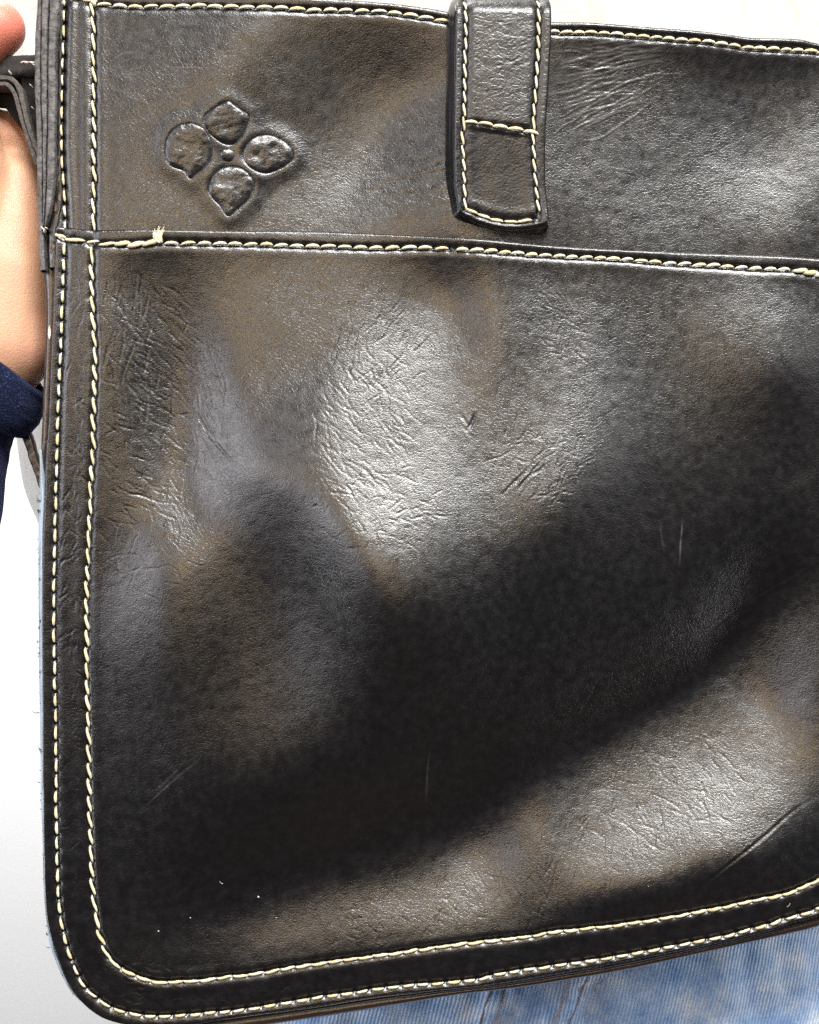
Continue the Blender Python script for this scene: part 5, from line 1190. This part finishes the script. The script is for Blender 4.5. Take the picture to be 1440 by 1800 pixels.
SLEEVE = cloth_tube("sleeve", [(-44,690,-140,98,-.62,.78),(-66,750,-140,97,-.5,.85),(-84,820,-140,100,-.3,.95),(-104,930,-140,104,-.2,.98),(-125,1060,-140,108,-.2,.98),(-160,1250,-140,118,-.2,.98)], M_NAVY, HOLDER, 5)
cloth_tube("cuff", [(10,622,-135,96,-.72,.69),(8,624,-135,106,-.72,.69),(2,632,-135,112,-.72,.69),(-8,646,-135,120,-.72,.69),(-20,662,-135,124,-.70,.71),(-34,680,-135,124,-.68,.73),(-46,697,-135,118,-.66,.75),(-52,706,-135,106,-.64,.77)], M_NAVY, SLEEVE, 9)

# ================================================================== THE WEARER BEHIND THE BAG
WEAR = thing("person", "person standing behind the bag in a cream ribbed top and faded blue jeans", "person", (0.06, 0.2, 0.0))
def shirt_material():
    m, t, b = nt("cream_rib_jersey")
    L = t.links.new
    tc = N(t, 'ShaderNodeTexCoord')
    w = N(t, 'ShaderNodeTexWave', Scale=330.0, Distortion=1.2, Detail=2.0, bands_direction='X'); L(tc.outputs['Object'], w.inputs['Vector'])
    w2 = N(t, 'ShaderNodeTexWave', Scale=420.0, Distortion=1.5, Detail=2.0, bands_direction='Z'); L(tc.outputs['Object'], w2.inputs['Vector'])
    n = N(t, 'ShaderNodeTexNoise', Scale=160.0, Detail=5.0); L(tc.outputs['Object'], n.inputs['Vector'])
    r = ramp(t, n.outputs['Fac'], [(0.3, (0.45, 0.44, 0.40, 1)), (0.7, (0.53, 0.52, 0.48, 1))])
    L(r.outputs[0], b.inputs['Base Color']); b.inputs['Roughness'].default_value = 0.9
    ad = N(t, 'ShaderNodeMath', operation='ADD'); L(w.outputs['Fac'], ad.inputs[0]); L(w2.outputs['Fac'], ad.inputs[1])
    bp = N(t, 'ShaderNodeBump', Strength=0.3, Distance=0.0003); L(ad.outputs[0], bp.inputs['Height']); L(bp.outputs[0], b.inputs['Normal'])
    return m
def denim_material():
    m, t, b = nt("faded_blue_denim")
    L = t.links.new
    tc = N(t, 'ShaderNodeTexCoord')
    mp = N(t, 'ShaderNodeMapping'); mp.inputs['Rotation'].default_value = (0, math.radians(-14), 0)
    L(tc.outputs['Object'], mp.inputs['Vector'])
    w = N(t, 'ShaderNodeTexWave', Scale=215.0, Distortion=1.3, Detail=3.0, bands_direction='X'); w.inputs['Detail Scale'].default_value = 1.5
    L(mp.outputs[0], w.inputs['Vector'])
    n = N(t, 'ShaderNodeTexNoise', Scale=75.0, Detail=6.0, Roughness=0.6); L(tc.outputs['Object'], n.inputs['Vector'])
    n2 = N(t, 'ShaderNodeTexNoise', Scale=700.0, Detail=4.0, Roughness=0.65); L(mp.outputs[0], n2.inputs['Vector'])
    r = ramp(t, n.outputs['Fac'], [(0.30, (0.20, 0.36, 0.64, 1)), (0.44, (0.36, 0.53, 0.80, 1)), (0.56, (0.54, 0.68, 0.88, 1)), (0.70, (0.80, 0.87, 0.94, 1))])
    r2 = ramp(t, w.outputs['Fac'], [(0.2, (0.72, 0.79, 0.90, 1)), (0.7, (1.0, 1.0, 1.0, 1))])
    mx = N(t, 'ShaderNodeMix', data_type='RGBA', blend_type='MULTIPLY'); mx.inputs['Factor'].default_value = 1
    L(r.outputs[0], mx.inputs[6]); L(r2.outputs[0], mx.inputs[7])
    r3 = ramp(t, n2.outputs['Fac'], [(0.35, (0.82, 0.84, 0.9, 1)), (0.6, (1, 1, 1, 1))])
    mx2 = N(t, 'ShaderNodeMix', data_type='RGBA', blend_type='MULTIPLY'); mx2.inputs['Factor'].default_value = 1
    L(mx.outputs[2], mx2.inputs[6]); L(r3.outputs[0], mx2.inputs[7])
    L(mx2.outputs[2], b.inputs['Base Color']); b.inputs['Roughness'].default_value = 0.88
    bp = N(t, 'ShaderNodeBump', Strength=0.5, Distance=0.0004); L(w.outputs['Fac'], bp.inputs['Height']); L(bp.outputs[0], b.inputs['Normal'])
    return m
def body_shell(name, stations, mat, parent, seed, amp, y_sq=1.0, fold=None):
    """horizontal superellipse sections: (z, cx, cy, rx, ry)"""
    st = np.array(stations, float)
    zz = np.arange(st[0, 0], st[-1, 0], 0.004 if st[-1, 0] > st[0, 0] else -0.004)
    o_ = np.argsort(st[:, 0])
    P = [np.interp(zz, st[o_, 0], st[o_, c]) for c in range(1, 5)]
    for _ in range(6):
        for a in P: a[1:-1] = (a[:-2] + 2 * a[1:-1] + a[2:]) / 4
    ns = 300
    th = np.linspace(0, 2 * math.pi, ns, endpoint=False)
    Z, T = np.meshgrid(zz, th, indexing='ij')
    cx, cy, rx, ry = [np.repeat(a[:, None], ns, 1) for a in P]
    e = 0.85
    X = cx + rx * np.sign(np.cos(T)) * np.abs(np.cos(T)) ** e; Y = cy + ry * np.sign(np.sin(T)) * np.abs(np.sin(T)) ** e
    nz = amp * (fbm(X * 26 + Z * 9, Z * 14, seed, 3) + 0.5 * fbm(X * 70, Z * 30, seed + 5, 2))
    if fold is not None: nz = nz + fold(X, Y, Z)
    X = X + nz * np.cos(T); Y = Y + nz * np.sin(T)
    V = np.stack([X, Y, Z], -1).reshape(-1, 3)
    idx = np.arange(len(V)).reshape(len(zz), ns); nx_ = np.roll(idx, -1, 1)
    F = np.stack([idx[:-1], nx_[:-1], nx_[1:], idx[1:]], -1).reshape(-1, 4)
    return mesh_obj(name, V, F, mat, parent)
body_shell("shirt", [(1.00,0.045,0.165,0.165,0.095),(1.06,0.03,0.165,0.195,0.10),(1.12,0.025,0.165,0.212,0.105),(1.25,0.02,0.165,0.222,0.115),(1.40,0.02,0.17,0.23,0.12),(1.50,0.02,0.175,0.20,0.10)], shirt_material(), WEAR, 51, 0.006)
M_DENIM = denim_material()
def seam_fold(X, Y, Z):
    # flat-felled ridges of the fly and the front seam
    f = 0
    for x0, k, wd, hh in [(0.044, -0.28, 0.0035, 0.0032), (0.053, -0.28, 0.0016, -0.0016), (0.080, -0.42, 0.0035, 0.0036), (0.0895, -0.42, 0.0016, -0.0014), (0.064, -0.35, 0.002, -0.0012), (-0.005, -0.5, 0.004, 0.002), (0.2, 1.2, 0.006, 0.003)]:
        f = f + np.where(Y < 0.17, hh * np.exp(-((X - x0 - k * (0.94 - Z)) / wd) ** 2), 0)
    return f
J = body_shell("jeans", [(0.60,0.07,0.17,0.150,0.09),(0.80,0.07,0.165,0.165,0.098),(0.90,0.065,0.160,0.172,0.100),(0.98,0.06,0.162,0.165,0.098),(1.05,0.045,0.165,0.155,0.09)], M_DENIM, WEAR, 57, 0.007, fold=seam_fold)
M_STH = simple("tan_jeans_thread", (0.26, 0.25, 0.30), 0.8, 900, 0.5)
JV = np.empty(len(J.data.vertices) * 3, dtype=np.float32); J.data.vertices.foreach_get('co', JV); JV = JV.reshape(-1, 3)
JV = JV[(JV[:, 1] < 0.15) & (JV[:, 2] > 0.84) & (JV[:, 2] < 1.0)]
def jeans_line(x0, k, z0, z1, r):
    p = []
    for z in np.linspace(z0, z1, 90):
        x = x0 + k * (0.94 - z)
        d = np.hypot(JV[:, 0] - x, JV[:, 2] - z)
        near = np.argsort(d)[:4]
        p.append([x, float(np.average(JV[near, 1])) - 0.0003, z])
    p = np.array(p)
    for _ in range(3): p[1:-1, 1] = (p[:-2, 1] + 2 * p[1:-1, 1] + p[2:, 1]) / 4
    return tube([Vector(q) for q in p], [r * (1 + 0.25 * math.sin(i * 1.9)) for i in range(len(p))], 6)
for x0, k, r in [(0.0475, -0.28, 0.0006), (0.0410, -0.28, 0.0005), (0.0765, -0.42, 0.0006), (0.0835, -0.42, 0.0005)]:
    v, f = jeans_line(x0, k, 0.985, 0.87, r)
    mesh_obj("jeans_seam", v, f, M_STH, J)

# ================================================================== ROOM
M_WALL = simple("white_plaster", (0.80, 0.81, 0.82), 0.85, 3, 0.02, 0.2, 60, 0.001)
def box(name, c, s, mat, parent=None):
    x, y, z = c; a, b, d = s
    V = [(x + i * a / 2, y + j * b / 2, z + k * d / 2) for i in (-1, 1) for j in (-1, 1) for k in (-1, 1)]
    F = [(0, 1, 3, 2), (4, 6, 7, 5), (0, 4, 5, 1), (2, 3, 7, 6), (0, 2, 6, 4), (1, 5, 7, 3)]
    return mesh_obj(name, V, F, mat, parent, smooth=False)
o = box("wall", (0, 1.75, 1.3), (5, 0.1, 2.7), M_WALL); o['kind'] = 'structure'
o = box("floor", (0, 0.3, -0.025), (5, 2.9, 0.05), simple("dark_brown_floor", (0.022, 0.009, 0.007), 0.6, 5, 0.2)); o['kind'] = 'structure'
